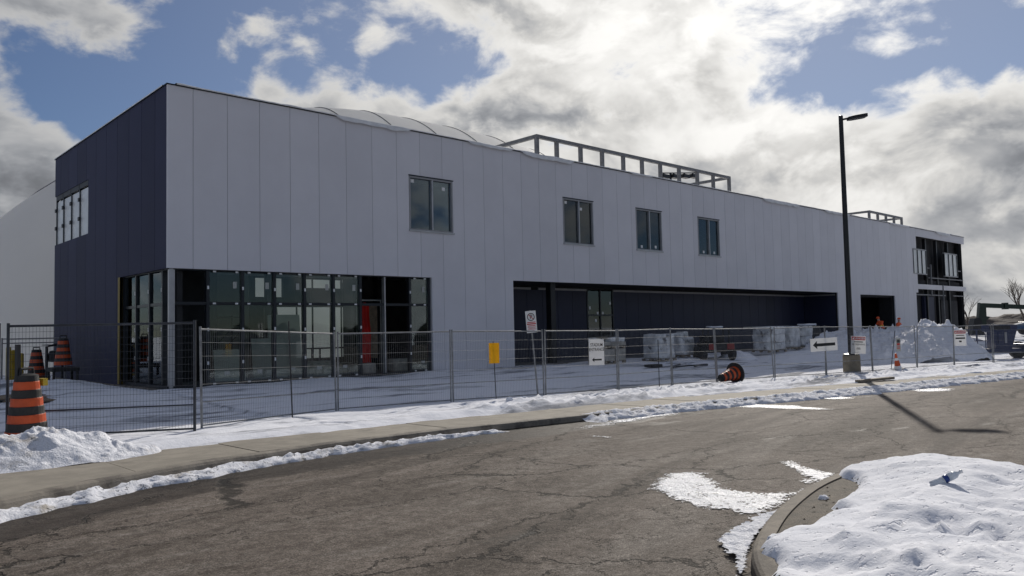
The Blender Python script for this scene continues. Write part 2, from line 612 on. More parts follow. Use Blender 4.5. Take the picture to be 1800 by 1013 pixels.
kind(kb.grid(len(kx) - 1, len(prof) - 1, kfun).build('kerb', MT['kerb'], smooth=False), 'structure')

walk = thing('sidewalk', '', '')
del walk['label'], walk['category']
kind(walk, 'structure')
wx = -16.0
ws = []
while wx < 60:
    ws.append(wx)
    wx += 1.83
for a, b in zip(ws, ws[1:]):
    a2, b2 = a + .008, b - .008
    m = MB()
    dz = random.uniform(-.006, .006)

    def wf(i, j):
        x = a2 + (b2 - a2) * i / 3
        y0, y1 = yk(x) + .183, yb(x) + .35
        y = y0 + (y1 - y0) * j / 3
        return (x, y, zr(x, y) + .13 + dz)
    vs = [wf(i, j) for j in range(4) for i in range(4)]
    n = 16
    m.add(vs + [(x, y, z - .12) for x, y, z in vs], [(j * 4 + i, j * 4 + i + 1, j * 4 + i + 5, j * 4 + i + 4) for j in range(3) for i in range(3)])
    ring = [0, 1, 2, 3, 7, 11, 15, 14, 13, 12, 8, 4]
    m.add(vs + [(x, y, z - .12) for x, y, z in vs], [(ring[q], ring[q] + n, ring[(q + 1) % 12] + n, ring[(q + 1) % 12]) for q in range(12)])
    m.build('slab', MT['concrete'], walk)

# ---------------------------------------------------------------- snow of the yard and of the verge
sx = frange(-14, 2, .16) + frange(2, 36, .13)[1:] + frange(36, 62, .3)[1:]
sv = frange(0, 4.2, .10) + frange(4.2, 13.2, .34)[1:]


def verge(x, t):
    """extra snow height, t metres behind the sidewalk's back edge"""
    e = .10 * fbm(x * 1.3, 9, 0, 3)
    up = ss(t, .0 + e, .75 + e)
    body = up * (.10 + .05 * fbm(x * .5, t * .5, 2, 3)) * (1 - .55 * ss(t, 2.2, 4.2))
    lump = max(0, fbm(x * 1.6, t * 2.4, 5, 5, .7)) * .10 * ss(t, .1, .5) * (1 - ss(t, 1.7, 3.0)) * (.35 + .65 * ss(x, 1.0, 3.5))
    chunk = max(0, fbm(x * 3.4, t * 4.2, 11, 3, .6) - .25) * .17 * ss(t, .3, .6) * (1 - ss(t, 1.8, 2.6)) * ss(x, 2, 4) * (1 - ss(x, 26, 34))
    fine = .012 * fbm(x * 5, t * 5, 1, 3)
    yard = .05 * fbm(x * .35, t * .35, 7, 3) * ss(t, 3, 5)
    return -.035 + up * .03 + body + lump + chunk + fine + yard


def snow_z(x, y):
    return site(x, y) + verge(x, y - yb(x)) + .01


def sfun(i, j):
    x = sx[i]
    b = yb(x) - .1 - .12 * fbm(x * .9, 4, 0, 3) - .9 * ss(x, 9, 22) * (.6 + .5 * fbm(x * .7, 1, 8, 3))
    y1 = -.02 if x > -.6 else 13.0
    t = sv[j] / 13.2
    y = b + (y1 - b) * (t if x <= 70 else t)
    z = site(x, y) + verge(x, y - yb(x))
    if j == 0:
        z = zr(x, y) + .10
    elif x > 9 and y < yb(x) + .2:
        z = zr(x, y) + .13 + .02 + .035 * fbm(x * 2, y * 2, 3, 4)
    return (x, y, z)


kind(MB().grid(len(sx) - 1, len(sv) - 1, sfun).build('snow_field', MT['yard_snow'], smooth=True), 'structure')

# ---------------------------------------------------------------- snow along the gutter, heaps
def gutter(x0, x1, wfun, hfun, name, label):
    gx = frange(x0, x1, .07)
    J = 12

    def f(i, j):
        x = gx[i]
        v = j / J
        w = max(.02, wfun(x) * (1 + .45 * fbm(x * 1.5, 0, 1, 4)))
        a = (.0 if x < 3 else .16) + .05 * fbm(x * 2.0, 6, 0, 3)            # how far it climbs onto the kerb
        y = yk(x) + a - (a + w) * v - (.03 if x < 3 else 0)
        h = hfun(x) * (math.sin(math.pi * min(1, v * 1.0)) ** .7) * (1 + .7 * fbm(x * 3.6, v * 4, 2, 6, .6)) + .022 * fbm(x * 14, v * 8, 4, 4, .6)
        base = zr(x, y) + (.138 * (1 - ss(v, .0, .45)) if x >= 3 else -.01)
        e = min(1, (i / 6), (len(gx) - 1 - i) / 6)
        h = h * ss(e)
        return (x, y, base + h - (.03 if j in (0, J) else -.004))
    o = MB().grid(len(gx) - 1, J, f).build(name, MT['gutter_snow'], smooth=True)
    kind(o, 'stuff')
    o['label'] = label
    return o


gutter(-11.5, 1.6, lambda x: .46 - .19 * ss(x, -5, 0), lambda x: .078 * (1 - .35 * ss(x, -2, 1.5)), 'gutter_snow', 'crusted snow ridge lying in the gutter left of the bare kerb stretch')
gutter(3.6, 30, lambda x: .34 + .2 * ss(x, 8, 14), lambda x: .085, 'gutter_snow', 'ploughed snow over the kerb along the far road edge')


def heap(name, label, cx, cy, rx_, ry_, h, seed, m, rz=0.0, n=60, rough=.35, lump=1.4, chunk=0.0, base=None, pw=.8, hh=.75):
    c, s_ = math.cos(rz), math.sin(rz)

    def f(i, j):
        u, v = i / n * 2 - 1, j / n * 2 - 1
        r = math.sqrt(u * u + v * v)
        ang = math.atan2(v, u)
        rim = 1 + .16 * noise.noise(Vector((math.cos(ang) * 1.6, math.sin(ang) * 1.6, seed)))
        q = max(0, 1 - (r / rim) ** 2)
        lx, ly = u * rx_, v * ry_
        x, y = cx + lx * c - ly * s_, cy + lx * s_ + ly * c
        k = q ** pw * (1 + rough * fbm(x * lump, y * lump, seed, 5, hh))
        if chunk:
            k += chunk * q ** .5 * max(0, fbm(x * 2.4, y * 2.4, seed + 3, 4, .6) - .05)
        b = (base or (lambda a, b_: site(a, b_)))(x, y)
        return (x, y, b + h * k - (.12 if q <= 0 else .02))
    o = MB().grid(n, n, f).build(name, m, smooth=True)
    kind(o, 'stuff')
    o['label'] = label
    return o


heap('snow_heap', 'low dirty snow heap in front of the striped drum', -5.75, -11.25, 1.75, .95, .40, 3.1, MT['dirty_snow'], .1, n=120, rough=.26, lump=1.5, chunk=.22, pw=1.25, base=lambda a, b: max(site(a, b), zr(a, b) + .13))
heap('snow_heap', 'toe of the dirty snow heap beside the walk', -4.85, -11.6, .75, .42, .20, 8.4, MT['dirty_snow'], .15, n=50, rough=.6, lump=3.2, base=lambda a, b: max(site(a, b), zr(a, b) + .13))
heap('snow_pile', 'big ploughed snow pile in front of the open loading bay', 36.2, -6.3, 5.6, 3.5, 1.55, 5.5, MT['snow'], -.30, n=130, rough=.34, lump=.6, chunk=.30, hh=1.1)
heap('snow_pile', 'rounded end of the snow pile towards the blue lift', 38.6, -7.6, 3.6, 3.0, 1.75, 2.2, MT['snow'], -.3, n=70, rough=.34, lump=.6, chunk=.2, hh=1.1)
heap('snow_bank', 'smooth low snow drift in front of the pallet row', 31.5, -5.2, 6.0, 2.6, .42, 9.5, MT['snow'], 0, n=50, rough=.25, lump=.6)
heap('snow_bank', 'snow drift at the end of the navy recess wall', 39.5, -2.4, 5.0, 2.2, .95, 4.5, MT['snow'], 0, n=50, rough=.25, lump=.6)
heap('snow_bank', 'snow drift along the foot of the navy end wall', -2.6, 3.5, 2.2, 6.5, .32, 1.5, MT['yard_snow'], 0, n=40, rough=.3, lump=.7)
heap('snow_mound', 'small mound of snow beside the red work machine', 25.9, -3.3, 1.3, .9, .42, 6.6, MT['snow'], 0, n=36, rough=.3, lump=1.5)

# ---------------------------------------------------------------- building
BL = thing('sports_building', 'long two-storey building under construction with white and navy metal panels', 'building')
HT, HD = 9.13, 3.61
OPEN = [(0.0, -1, 9.80, HD), (14.04, -1, 44.62, HD), (48.25, -1, 54.55, 3.53),
        (8.78, 5.37, 10.88, 7.43), (17.2, 5.37, 19.26, 7.43), (22.46, 5.37, 24.6, 7.43), (27.86, 5.37, 30.0, 7.43),
        (59.0, -1, 72, 3.85), (58.62, 5.36, 72, 7.46)]


def cut(rects, o):
    out = []
    for (a, b, c, d) in rects:
        x0, z0, x1, z1 = max(a, o[0]), max(b, o[1]), min(c, o[2]), min(d, o[3])
        if x0 >= x1 - 1e-6 or z0 >= z1 - 1e-6:
            out.append((a, b, c, d))
            continue
        if x0 > a:
            out.append((a, b, x0, d))
        if x1 < c:
            out.append((x1, b, c, d))
        if z0 > b:
            out.append((x0, b, x1, z0))
        if z1 < d:
            out.append((x0, z1, x1, d))
    return out


edges = [0.0] + [.766 + 1.0672 * k for k in range(55)] + [59.45]
edges = [e for e in edges if e <= 59.45]
for a, b in zip(edges, edges[1:]):
    if b - a < .2:
        continue
    R = [(a + .0065, 0.0, b - .0065, HT)]
    for o in OPEN:
        R = cut(R, o)
    R = [r for r in R if r[2] - r[0] > .03 and r[3] - r[1] > .03]
    lo = [r for r in R if r[3] < 5.4]                    # a window splits a sheet into an upper and a lower piece
    for part in ((lo, [r for r in R if r not in lo]) if len({r[0] for r in R}) == 1 and len(R) > 1 else (R,)):
        m = MB()
        for r in part:
            m.box((r[0], 0, r[1]), (r[2], .075, r[3]))
        if m.v:
            m.build('wall_panel', MT['panel'], BL)
# dark backing wall behind the joints
R = [(0.02, .1, 59.4, HT - .05)]
for o in OPEN:
    R = cut(R, o)
m = MB()
for r in R:
    m.box((r[0], .078, r[1]), (r[2], .20, r[3]))
m.build('backing_wall', MT['dark'], BL)

# end wall (faces -x) in navy panels
LO = [(-1, -1, 4.42, HD), (8.24, 5.50, 20, 7.55)]
le = [0.005, 1.05] + [1.05 + 1.243 * k for k in range(1, 10)] + [13.15]
for a, b in zip(le, le[1:]):
    R = [(max(a + .010, .078), 0.0, b - .010, HT)]
    for o in LO:
        R = cut(R, o)
    m = MB()
    for r in R:
        m.box((0.0, r[0], r[1]), (.075, r[2], r[3]))
    m.build('navy_panel', MT['navy'], BL)
R = [(.22, .1, 13.05, HT - .05)]
for o in LO:
    R = cut(R, o)
m = MB()
for r in R:
    m.box((.078, r[0], r[1]), (.20, r[2], r[3]))
m.build('end_backing_wall', MT['dark'], BL)

# back wall with openings, far gable, floors, roof
BO = [(9.2, .30, 14.7, 2.95), (6.4, 3.45, 10.2, 4.40), (11.4, 3.95, 15.8, 4.40), (7.0, .2, 8.3, 2.9), (0.3, 5.5, 4.2, 7.55)]
R = [(.22, 0, 71.2, HT - .1)]
for o in BO:
    R = cut(R, o)
m = MB()
for r in R:
    m.box((r[0], 13.0, r[1]), (r[2], 13.14, r[3]))
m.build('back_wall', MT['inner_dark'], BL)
for a, b in ((10.9, 11.75), (11.8, 12.35), (12.85, 13.4), (13.5, 14.65)):
    MB().box((a, 12.9, .05), (a + .06, 12.98, 4.4)).build('rear_mullion', MT['alu_dark'], BL)
MB().box((71.2, .25, 0), (71.34, 13.14, HT - .1)).build('gable_wall', MT['dark'], BL)
MB().box((.21, .21, -.4), (71.2, 13.0, .03)).build('floor_slab', MT['slab'], BL)
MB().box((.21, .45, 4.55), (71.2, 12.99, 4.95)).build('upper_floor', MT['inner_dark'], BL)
MB().box((.205, .205, 8.80), (71.3, 13.1, 8.98)).build('roof', MT['membrane'], BL)
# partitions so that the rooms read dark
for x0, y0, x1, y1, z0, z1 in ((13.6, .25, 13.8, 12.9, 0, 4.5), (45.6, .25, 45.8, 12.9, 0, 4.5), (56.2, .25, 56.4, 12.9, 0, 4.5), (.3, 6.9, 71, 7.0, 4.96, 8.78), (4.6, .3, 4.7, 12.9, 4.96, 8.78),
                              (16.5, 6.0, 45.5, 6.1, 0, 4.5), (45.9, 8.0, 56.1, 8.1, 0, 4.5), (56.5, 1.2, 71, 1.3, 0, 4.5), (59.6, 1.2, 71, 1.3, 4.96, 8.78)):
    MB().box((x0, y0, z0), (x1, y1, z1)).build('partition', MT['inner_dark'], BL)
# concrete foot of the wall
for a, b in ((0.0, 14.04), (44.62, 48.25), (54.55, 59.0)):
    MB().box((a, .004, -.55), (b, .205, -.004)).build('foundation', MT['kerb'], BL)
MB().box((.002, .206, -.55), (.205, 13.1, -.004)).build('end_foundation', MT['kerb'], BL)
MB().box((9.0, -1.3, -.3), (16.4, .0, .012)).build('apron', MT['kerb'], BL)

# roof edge: dark drip line, loose white membrane folded over the parapet
m = MB()
m.box((-.03, -.035, HT + .003), (71.4, .22, HT + .035))
m.box((-.03, .22, HT + .003), (.22, 13.2, HT + .035))
m.build('coping', MT['alu_dark'], BL)
ex = frange(0.25, 71.2, .12)


def drop(x):
    d = .015
    for a, b, q in ((5.6, 8.9, .13), (11.6, 14.2, .10), (14.6, 18.0, .16), (22, 24, .05), (34.8, 39.5, .17), (43, 47, .12), (54, 58, .10), (64, 67.5, .2)):
        d += q * ss(x, a, a + .35) * (1 - ss(x, b - .35, b)) * (1 + .5 * noise.noise(Vector((x * 2.3, 1, 0))))
    return d


def efun(i, j):
    x = ex[i]
    d = drop(x)
    w = noise.noise(Vector((x * 1.1, 5, 0))) * .03 + noise.noise(Vector((x * 3.7, 2, 0))) * .015
    pts = [(.9, -.16), (.35, .055), (.16, .075 + w * .6), (-.055, .07 + w), (-.085 - abs(w), .03), (-.07 - w * .5 - d * .25, .035 - d)]
    y, z = pts[j]
    return (x, y, HT + z)


MB().grid(len(ex) - 1, 5, efun).build('membrane_edge', MT['membrane'], BL, smooth=True)
ly = frange(.3, 13.1, .3)
MB().grid(len(ly) - 1, 3, lambda i, j: ((.5, .2, -.045, -.05)[j], ly[i], HT + (-.1, .05, .05, .01)[j])).build('membrane_edge', MT['membrane'], BL)


# windows of the upper floor
def window(x0, x1, z0, z1, stickers):
    w = MB()
    t, y0, y1 = .055, -.012, .13
    w.box((x0 + .01, y0, z0 + .01), (x1 - .01, y1, z0 + .01 + t))
    w.box((x0 + .01, y0, z1 - .01 - t), (x1 - .01, y1, z1 - .01))
    w.box((x0 + .01, y0, z0 + .01 + t), (x0 + .01 + t, y1, z1 - .01 - t))
    w.box((x1 - .01 - t, y0, z0 + .01 + t), (x1 - .01, y1, z1 - .01 - t))
    fr = w.build('window', MT['grey_trim'], BL)
    xm = (x0 + x1) / 2 + .04
    MB().box((xm - .03, y0, z0 + .07), (xm + .03, y1 - .02, z1 - .07)).build('mullion', MT['alu'], fr)
    for a, b in ((x0 + .07, xm - .032), (xm + .032, x1 - .07)):
        MB().box((a, .085, z0 + .068), (b, .095, z1 - .068)).build('pane', MT['glass_dark'], fr)
    MB().box((x0 - .03, -.06, z0 - .045), (x1 + .03, -.014, z0 + .012)).build('sill', MT['alu'], fr)
    MB().box((x0 - .02, -.03, z1 - .008), (x1 + .02, -.014, z1 + .035)).build('head_flashing', MT['alu_dark'], fr)
    for (sx_, sz_) in stickers:
        MB().box((x0 + sx_, .078, z0 + sz_), (x0 + sx_ + .15, .083, z0 + sz_ + .13)).build('sticker', MT['white'], fr)


window(*(8.78, 10.88, 5.37, 7.43), [(.14, 1.82), (1.62, 1.66)])
window(*(17.2, 19.26, 5.37, 7.43), [(.2, 1.82), (1.22, 1.6)])
window(*(22.46, 24.6, 5.37, 7.43), [(.45, .12), (1.6, .16)])
window(*(27.86, 30.0, 5.37, 7.43), [(.55, .14), (1.6, .14)])

# corner glazing --------------------------------------------------------
mu = [.25, 1.27, 2.38, 3.46, 4.54, 5.64, 6.71, 7.74, 8.86, 9.74]
TZ, ZB, ZT = 2.57, .10, HD - .03
clip = MB().box((-.026, -.018, -.05), (.026, 0, .05)).mesh('clip', MT['white'])
hclip = MB().box((-.045, -.018, -.026), (.045, 0, .026)).mesh('clip', MT['white'])
for i, x in enumerate(mu):
    thin = i in (0, 7)
    MB().box((x - (.025 if thin else .05), .13, .03), (x + (.025 if thin else .05), .30, HD - .004)).build('mullion', MT['alu'] if thin else MT['alu_dark'], BL)
    if i in (1, 2, 3, 4, 5, 6, 8):
        for z in (.75, 1.75, 3.05):
            link('clip', clip, BL, (x, .128, z + random.uniform(-.03, .03)))
for a, b in zip(mu, mu[1:]):
    MB().box((a + .03, .15, TZ - .045), (b - .03, .26, TZ + .045)).build('transom', MT['alu_dark'], BL)
    if a not in (.25, 6.71, 7.74):
        for x in (a + .2, b - .2):
            link('clip', hclip, BL, (x, .148, TZ))
            link('clip', hclip, BL, (x, .128, ZT - .02))
            link('clip', hclip, BL, (x, .128, ZB + .0))
        for z0, z1 in ((ZB + .03, TZ - .05), (TZ + .05, ZT - .03)):
            MB().box((a + .052, .19, z0), (b - .052, .20, z1)).build('pane', MT['glass'], BL)
        sxx = random.uniform(.35, .6)
        MB().box((a + sxx, .180, .30 + random.uniform(0, .08)), (a + sxx + .17, .185, .46)).build('sticker', MT['drywall'], BL)
        MB().box((b - .3, .180, 3.05), (b - .18, .185, 3.26)).build('sticker', MT['drywall'], BL)
MB().box((.05, .12, .0), (9.8, .32, ZB)).build('sill', MT['alu_dark'], BL)
MB().box((.05, .12, ZT), (9.8, .32, HD + .0)).build('head', MT['alu_dark'], BL)
MB().box((9.78, .08, .0), (9.84, .35, HD - .002)).build('jamb', MT['grey_trim'], BL)
ml = [.80, 1.96, 3.23, 4.38]
for y in ml:
    MB().box((.13, y - .05, .03), (.30, y + .05, HD - .004)).build('mullion', MT['alu_dark'], BL)
dclip = MB().box((-.018, -.035, -.06), (0, .035, .06)).mesh('clip', MT['alu'])
for a, b in zip(ml, ml[1:]):
    MB().box((.15, a + .05, TZ - .045), (.26, b - .05, TZ + .045)).build('transom', MT['alu_dark'], BL)
    for z0, z1 in ((ZB + .03, TZ - .05), (TZ + .05, ZT - .03)):
        MB().box((.19, a + .052, z0), (.20, b - .052, z1)).build('pane', MT['glass'], BL)
    for z in (.9, 1.8, 3.0):
        link('clip', dclip, BL, (.128, a, z))
MB().box((.12, .34, 0), (.32, 4.42, ZB)).build('sill', MT['alu_dark'], BL)
MB().box((.12, .34, ZT), (.32, 4.42, HD + .0)).build('head', MT['alu_dark'], BL)
MB().box((-.005, 4.42, .02), (.1, 4.62, HD)).build('membrane_strip', MT['ochre'], BL)
MB().box((.10, .10, .0), (.22, .22, HD - .004)).build('corner_post', MT['alu'], BL)
MB().box((.45, .45, .0), (.62, .62, 4.5)).build('column', MT['black_metal'], BL)
for x, y in ((5.2, 4.2), (9.9, 4.2), (12.4, 9.8), (7.0, 9.6)):
    MB().box((x - .12, y - .12, .03), (x + .12, y + .12, 4.54)).build('column', MT['black_metal'], BL)
MB().box((1.3, 3.4, .03), (2.9, 3.55, 4.5)).build('stair_core_wall', MT['inner_dark'], BL)
MB().box((3.05, 9.0, .03), (6.6, 9.15, 4.5)).build('partition', MT['drywall'], BL)
for z in (3.95, 4.25):
    MB().box((1.0, 6.0, z), (13.5, 6.12, z + .08)).build('duct_bar', MT['alu'], BL)

# left upper corner window, glazed on both sides -------------------------
for k, y in enumerate((8.30, 9.55, 10.75, 11.95, 13.05)):
    f = MB().box((.03, y - .04, 5.50), (.12, y + .04, 7.55)).build('mullion', MT['alu_dark'], BL)
    if k:
        for z in (6.2, 6.95):
            MB().box((-.012, y - .09, z - .07), (.028, y + .09, z + .07)).build('bracket', MT['black'], f)
for a, b in ((8.34, 9.51), (9.59, 10.71), (10.79, 11.91), (11.99, 13.01)):
    MB().box((.07, a, 5.52), (.08, b, 7.30)).build('pane', MT['frost_sky'], BL)
    MB().box((.02, a, 7.36), (.1, b, 7.549)).build('head_plate', MT['black'], BL)

# recess in the long front ----------------------------------------------
RY = 2.45
rxs = frange(14.05, 21.40, 1.05) + [23.52] + frange(23.52, 44.60, 1.054)[1:]
for a, b in zip(rxs, rxs[1:]):
    if abs(a - 21.40) < .01:
        continue
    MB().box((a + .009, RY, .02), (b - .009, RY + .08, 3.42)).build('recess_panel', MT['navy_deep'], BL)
MB().box((14.0, RY + .082, 0), (44.7, RY + .2, 4.5)).build('recess_backing', MT['dark'], BL)
for a, b in ((14.1, 17.45), (17.95, 21.40), (23.52, 44.58)):
    MB().box((a, RY - .03, 3.42), (b, RY + .07, 3.52)).build('wall_flashing', MT['grey_trim'], BL)
MB().box((44.56, .21, 3.42), (44.626, RY - .04, 3.52)).build('wall_flashing', MT['grey_trim'], BL)
MB().box((13.9, .206, HD + .002), (44.75, RY + .3, HD + .12)).build('soffit', MT['dark'], BL)
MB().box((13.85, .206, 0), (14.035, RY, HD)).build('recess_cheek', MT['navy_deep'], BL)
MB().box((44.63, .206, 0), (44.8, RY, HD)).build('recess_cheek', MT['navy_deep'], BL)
MB().box((14.0, -.4, -.4), (44.65, RY, .022)).build('recess_floor', MT['kerb'], BL)
MB().box((16.75, .45, .02), (17.05, .75, HD)).build('column', MT['black_metal'], BL)
dr = MB()
dr.box((21.42, RY - .02, .02), (21.50, RY + .079, 3.50))
dr.box((22.43, RY - .02, .02), (22.50, RY + .079, 3.50))
dr.box((23.43, RY - .02, .02), (23.51, RY + .079, 3.50))
dr.box((21.50, RY - .015, 2.16), (23.43, RY + .075, 2.24))
dr = dr.build('entrance_frame', MT['alu_dark'], BL)
for a, b in ((21.5, 22.43), (22.5, 23.43)):
    for z0, z1 in ((.05, 2.16), (2.24, 3.48)):
        MB().box((a + .003, RY + .03, z0), (b - .003, RY + .04, z1)).build('pane', MT['glass_dark'], dr)
for x, z in ((21.6, 2.5), (23.2, 2.75), (22.05, 1.85), (22.6, 2.22), (22.2, 2.22)):
    MB().box((x, RY + .018, z), (x + .13, RY + .024, z + .15)).build('sticker', MT['white'], dr)

# open loading bay
m = MB()
m.box((48.255, .206, 0), (48.40, 1.2, 3.53))
m.box((54.40, .206, 0), (54.545, 1.2, 3.53))
m.box((48.40, .206, 3.40), (54.40, 1.2, 3.53))
m.build('bay_frame', MT['dark'], BL)

# unfinished end bay: bare frame, white bands, loose windows --------------
MB().box((59.46, .0, 8.50), (71.3, .09, HT)).build('fascia_panel', MT['panel'], BL)
MB().box((59.0, .78, 0), (71.2, .9, 9.0)).build('bare_sheathing', MT['dark'], BL)
MB().box((59.46, .0, 4.15), (71.25, .10, 4.55)).build('slab_edge', MT['panel'], BL)
for x in (59.8, 62.6, 65.2, 68.0, 71.15):
    MB().box((x - .11, .35, 0), (x + .11, .6, 8.5)).build('steel_column', MT['black_metal'], BL)
for a, b, z in ((62.6, 71.3, 5.12), (59.6, 66.5, 3.66), (68.5, 71.3, 3.66), (61.6, 63.4, 5.95), (69.4, 70.8, 5.95)):
    MB().box((a, .22, z), (b, .30, z + .09)).build('girt', MT['steel'], BL)
MB().box((62.9, .1, 3.7), (63.0, .2, 6.3)).build('upright', MT['steel'], BL)
MB().box((65.1, -.08, 0), (65.18, .0, 4.6)).build('upright', MT['steel'], BL)
MB().box((62.2, .5, 0), (64.4, .75, 3.6)).build('block_infill', MT['navy_deep'], BL)
MB().box((66.1, .5, 0), (70.3, .75, 3.3)).build('block_infill', MT['inner_dark'], BL)
for x0, x1 in ((58.66, 61.6), (65.9, 69.2)):
    w = MB()
    w.box((x0, -.03, 7.36), (x1, .12, 7.46))
    w.box((x0, -.03, 5.36), (x1, .12, 5.44))
    fr = w.build('window', MT['grey_trim'], BL)
    for k in range(4):
        xx = x0 + .05 + (x1 - x0 - .1) * k / 3
        MB().box((xx - .05, -.03, 5.44), (xx + .05, .1, 7.36)).build('mullion', MT['alu_dark'], fr)
    for k in range(3):
        xa = x0 + .05 + (x1 - x0 - .1) * k / 3
        xb = x0 + .05 + (x1 - x0 - .1) * (k + 1) / 3
        MB().box((xa + .052, .03, 5.442), (xb - .052, .05, 7.358)).build('pane', MT['frost_sky'], fr)

# ---------------------------------------------------------------- rooftop frames
def screen(name, label, px_, y0, y1, zt, s=.15, group=None):
    t = thing(name, label, 'steel frame', (0, 0, 0), 0, group)
    x0, x1 = px_[0], px_[-1]
    MB().box((x0 - s / 2, y0 - s / 2, zt - s), (x1 + s / 2, y0 + s / 2, zt)).build('front_beam', MT['steel'], t)
    for x in (x0, x1):
        MB().box((x - s / 2, y0 + s / 2 + .002, zt - s), (x + s / 2, y1, zt - .003)).build('side_beam', MT['steel'], t)
        MB().box((x - s / 2, y1 - s, 8.98), (x + s / 2, y1, zt - s - .002)).build('post', MT['steel'], t)
    for x in px_:
        MB().box((x - s / 2, y0 - s / 2, 8.98), (x + s / 2, y0 + s / 2, zt - s - .002)).build('post', MT['steel'], t)
    return t


screen('roof_screen_frame', 'long bare steel screen frame on the roof above the small windows', [16.44, 17.74, 19.39, 20.97, 22.61, 24.15, 25.73, 27.44, 29.2, 30.82, 32.53], .8, 3.6, 10.34, .16, 'steel screen frames on the roof')
screen('roof_screen_frame', 'short bare steel screen frame near the unfinished end of the roof', [52.4, 54.0, 55.6, 57.2, 58.8], .8, 3.2, 10.08, .16, 'steel screen frames on the roof')
fl = thing('floodlight_rack', 'dark rack of small floodlights showing behind the long roof frame', 'floodlights', (0, 0, 0))
MB().bar((33.0, 6, 11.45), (37.0, 6, 11.95), .07).build('rail', MT['black_metal'], fl)
MB().box((34.0, 5.95, 8.98), (34.1, 6.05, 11.55)).build('post', MT['black_metal'], fl)
for x in (33.3, 34.4, 35.6, 36.6):
    z = 11.45 + (x - 33) * .125
    MB().box((x - .32, 5.75, z - .36), (x + .32, 6.1, z - .12)).build('lamp_head', MT['black_metal'], fl)
    MB().box((x - .03, 5.97, z - .12), (x + .03, 6.03, z)).build('bracket', MT['black_metal'], fl)

# ---------------------------------------------------------------- air dome behind
DX, DY, DA, DB, DH, DN, DM = 29.0, 28.4, 31.9, 13.6, 18.7, 4.2, 1.04
dome = thing('air_dome', 'huge white air-supported dome rising behind the building', 'dome', (0, 0, 0))


def dpt(th, ph, off=0.0):
    c, s_ = math.cos(th), math.sin(th)
    rr = (abs(c) ** DN + abs(s_) ** DN) ** (-1 / DN)
    k = max(0, math.cos(ph)) ** DM
    return Vector((DX + (DA + off) * rr * c * k, DY + (DB + off) * rr * s_ * k, (DH + off) * math.sin(ph)))


MB().grid(128, 40, lambda i, j: dpt(2 * math.pi * i / 128, math.pi / 2 * (j / 40) * .9999)).build('skin', MT['dome'], dome, smooth=True)
for x in range(-1, 61, 4):
    pts = []
    for k in range(0, 61):
        y = DY - DB + 2 * DB * k / 60
        u, v = abs((x - DX) / DA), abs((y - DY) / DB)
        r = (u ** DN + v ** DN) ** (1 / DN)
        if r < .999:
            ph = math.acos(r ** (1 / DM))
            pts.append((x, y, DH * math.sin(ph) + .01))
    if len(pts) > 4:
        MB().tube(pts, .04, 5).build('cable', MT['cable'], dome)

# ---------------------------------------------------------------- more materials
MT['orange'] = mat('orange_plastic', (.55, .075, .012), .5, var=.12, vs=6)
MT['rubber'] = mat('black_rubber', (.018, .018, .019), .75, var=.3, vs=8)
MT['black_band'] = mat('black_sheeting', (.02, .017, .015), .6, var=.3, vs=8)
MT['yellow'] = mat('yellow_paint', (.48, .34, .03), .5, var=.15, vs=4)
MT['yellow_sign'] = mat('yellow_sign_sheet', (.85, .48, .01), .5, var=.05)
MT['wood'] = mat('weathered_plywood', (.20, .15, .10), .8, var=.3, vs=6)
MT['pallet'] = mat('pallet_wood', (.26, .22, .17), .85, var=.3, vs=8)
MT['wrap'] = mat('plastic_wrap', (.58, .59, .60), .3, var=.3, vs=3, bump=.9, bs=10, dirt=(.10, .10, .11), dscale=2.2, dthr=(.56, .66))
MT['bag'] = mat('cement_bag', (.38, .36, .32), .8, var=.25, vs=5, bump=.4, bs=12)
MT['pole'] = mat('black_pole_paint', (.012, .012, .013), .4, .2, var=.2)
MT['base'] = mat('pole_base_concrete', (.22, .185, .13), .85, var=.2, vs=5, bump=.3, bs=40)
MT['hivis'] = mat('hivis_orange', (.80, .12, .03), .7, var=.15, vs=8)
MT['hivis_y'] = mat('hivis_yellow', (.55, .50, .05), .7)
MT['skin'] = mat('skin', (.45, .27, .2), .6)
MT['trousers'] = mat('dark_trousers', (.03, .03, .04), .8)
MT['blue'] = mat('blue_lift_paint', (.012, .022, .075), .4, var=.15, vs=4)
MT['blue_l'] = mat('light_blue_paint', (.03, .10, .22), .4, var=.15)
MT['green'] = mat('green_lift_paint', (.004, .017, .009), .4, var=.2, vs=2)
MT['bark'] = mat('bare_bark', (.10, .08, .065), .85, var=.3, vs=6)
MT['berm'] = mat('berm_soil', (.085, .068, .058), .9, var=.4, vs=.35, bump=.6, bs=2, dirt=(.45, .45, .47), dscale=.25, dthr=(.60, .72))
MT['ice'] = snow_mat('ice_crust_glare', dirt=(.32, .29, .26), dthr=(.60, .72), dscale=5, fine=1.0)  # icy crust; the sun's white glare is put into its base colour
MT['ice'].node_tree.nodes['Principled BSDF'].inputs['Roughness'].default_value = .32
MT['ice'].node_tree.nodes['Principled BSDF'].inputs['Specular IOR Level'].default_value = .35
MT['redcloth'] = mat('red_tarp', (.62, .02, .012), .7, var=.2, vs=2)
MT['evergreen'] = mat('dark_foliage', (.03, .04, .025), .9, var=.4, vs=2)
MT['band_blue'] = mat('blue_label', (.015, .05, .22), .4)
MT['tail'] = mat('red_lens', (.22, .012, .012), .35)


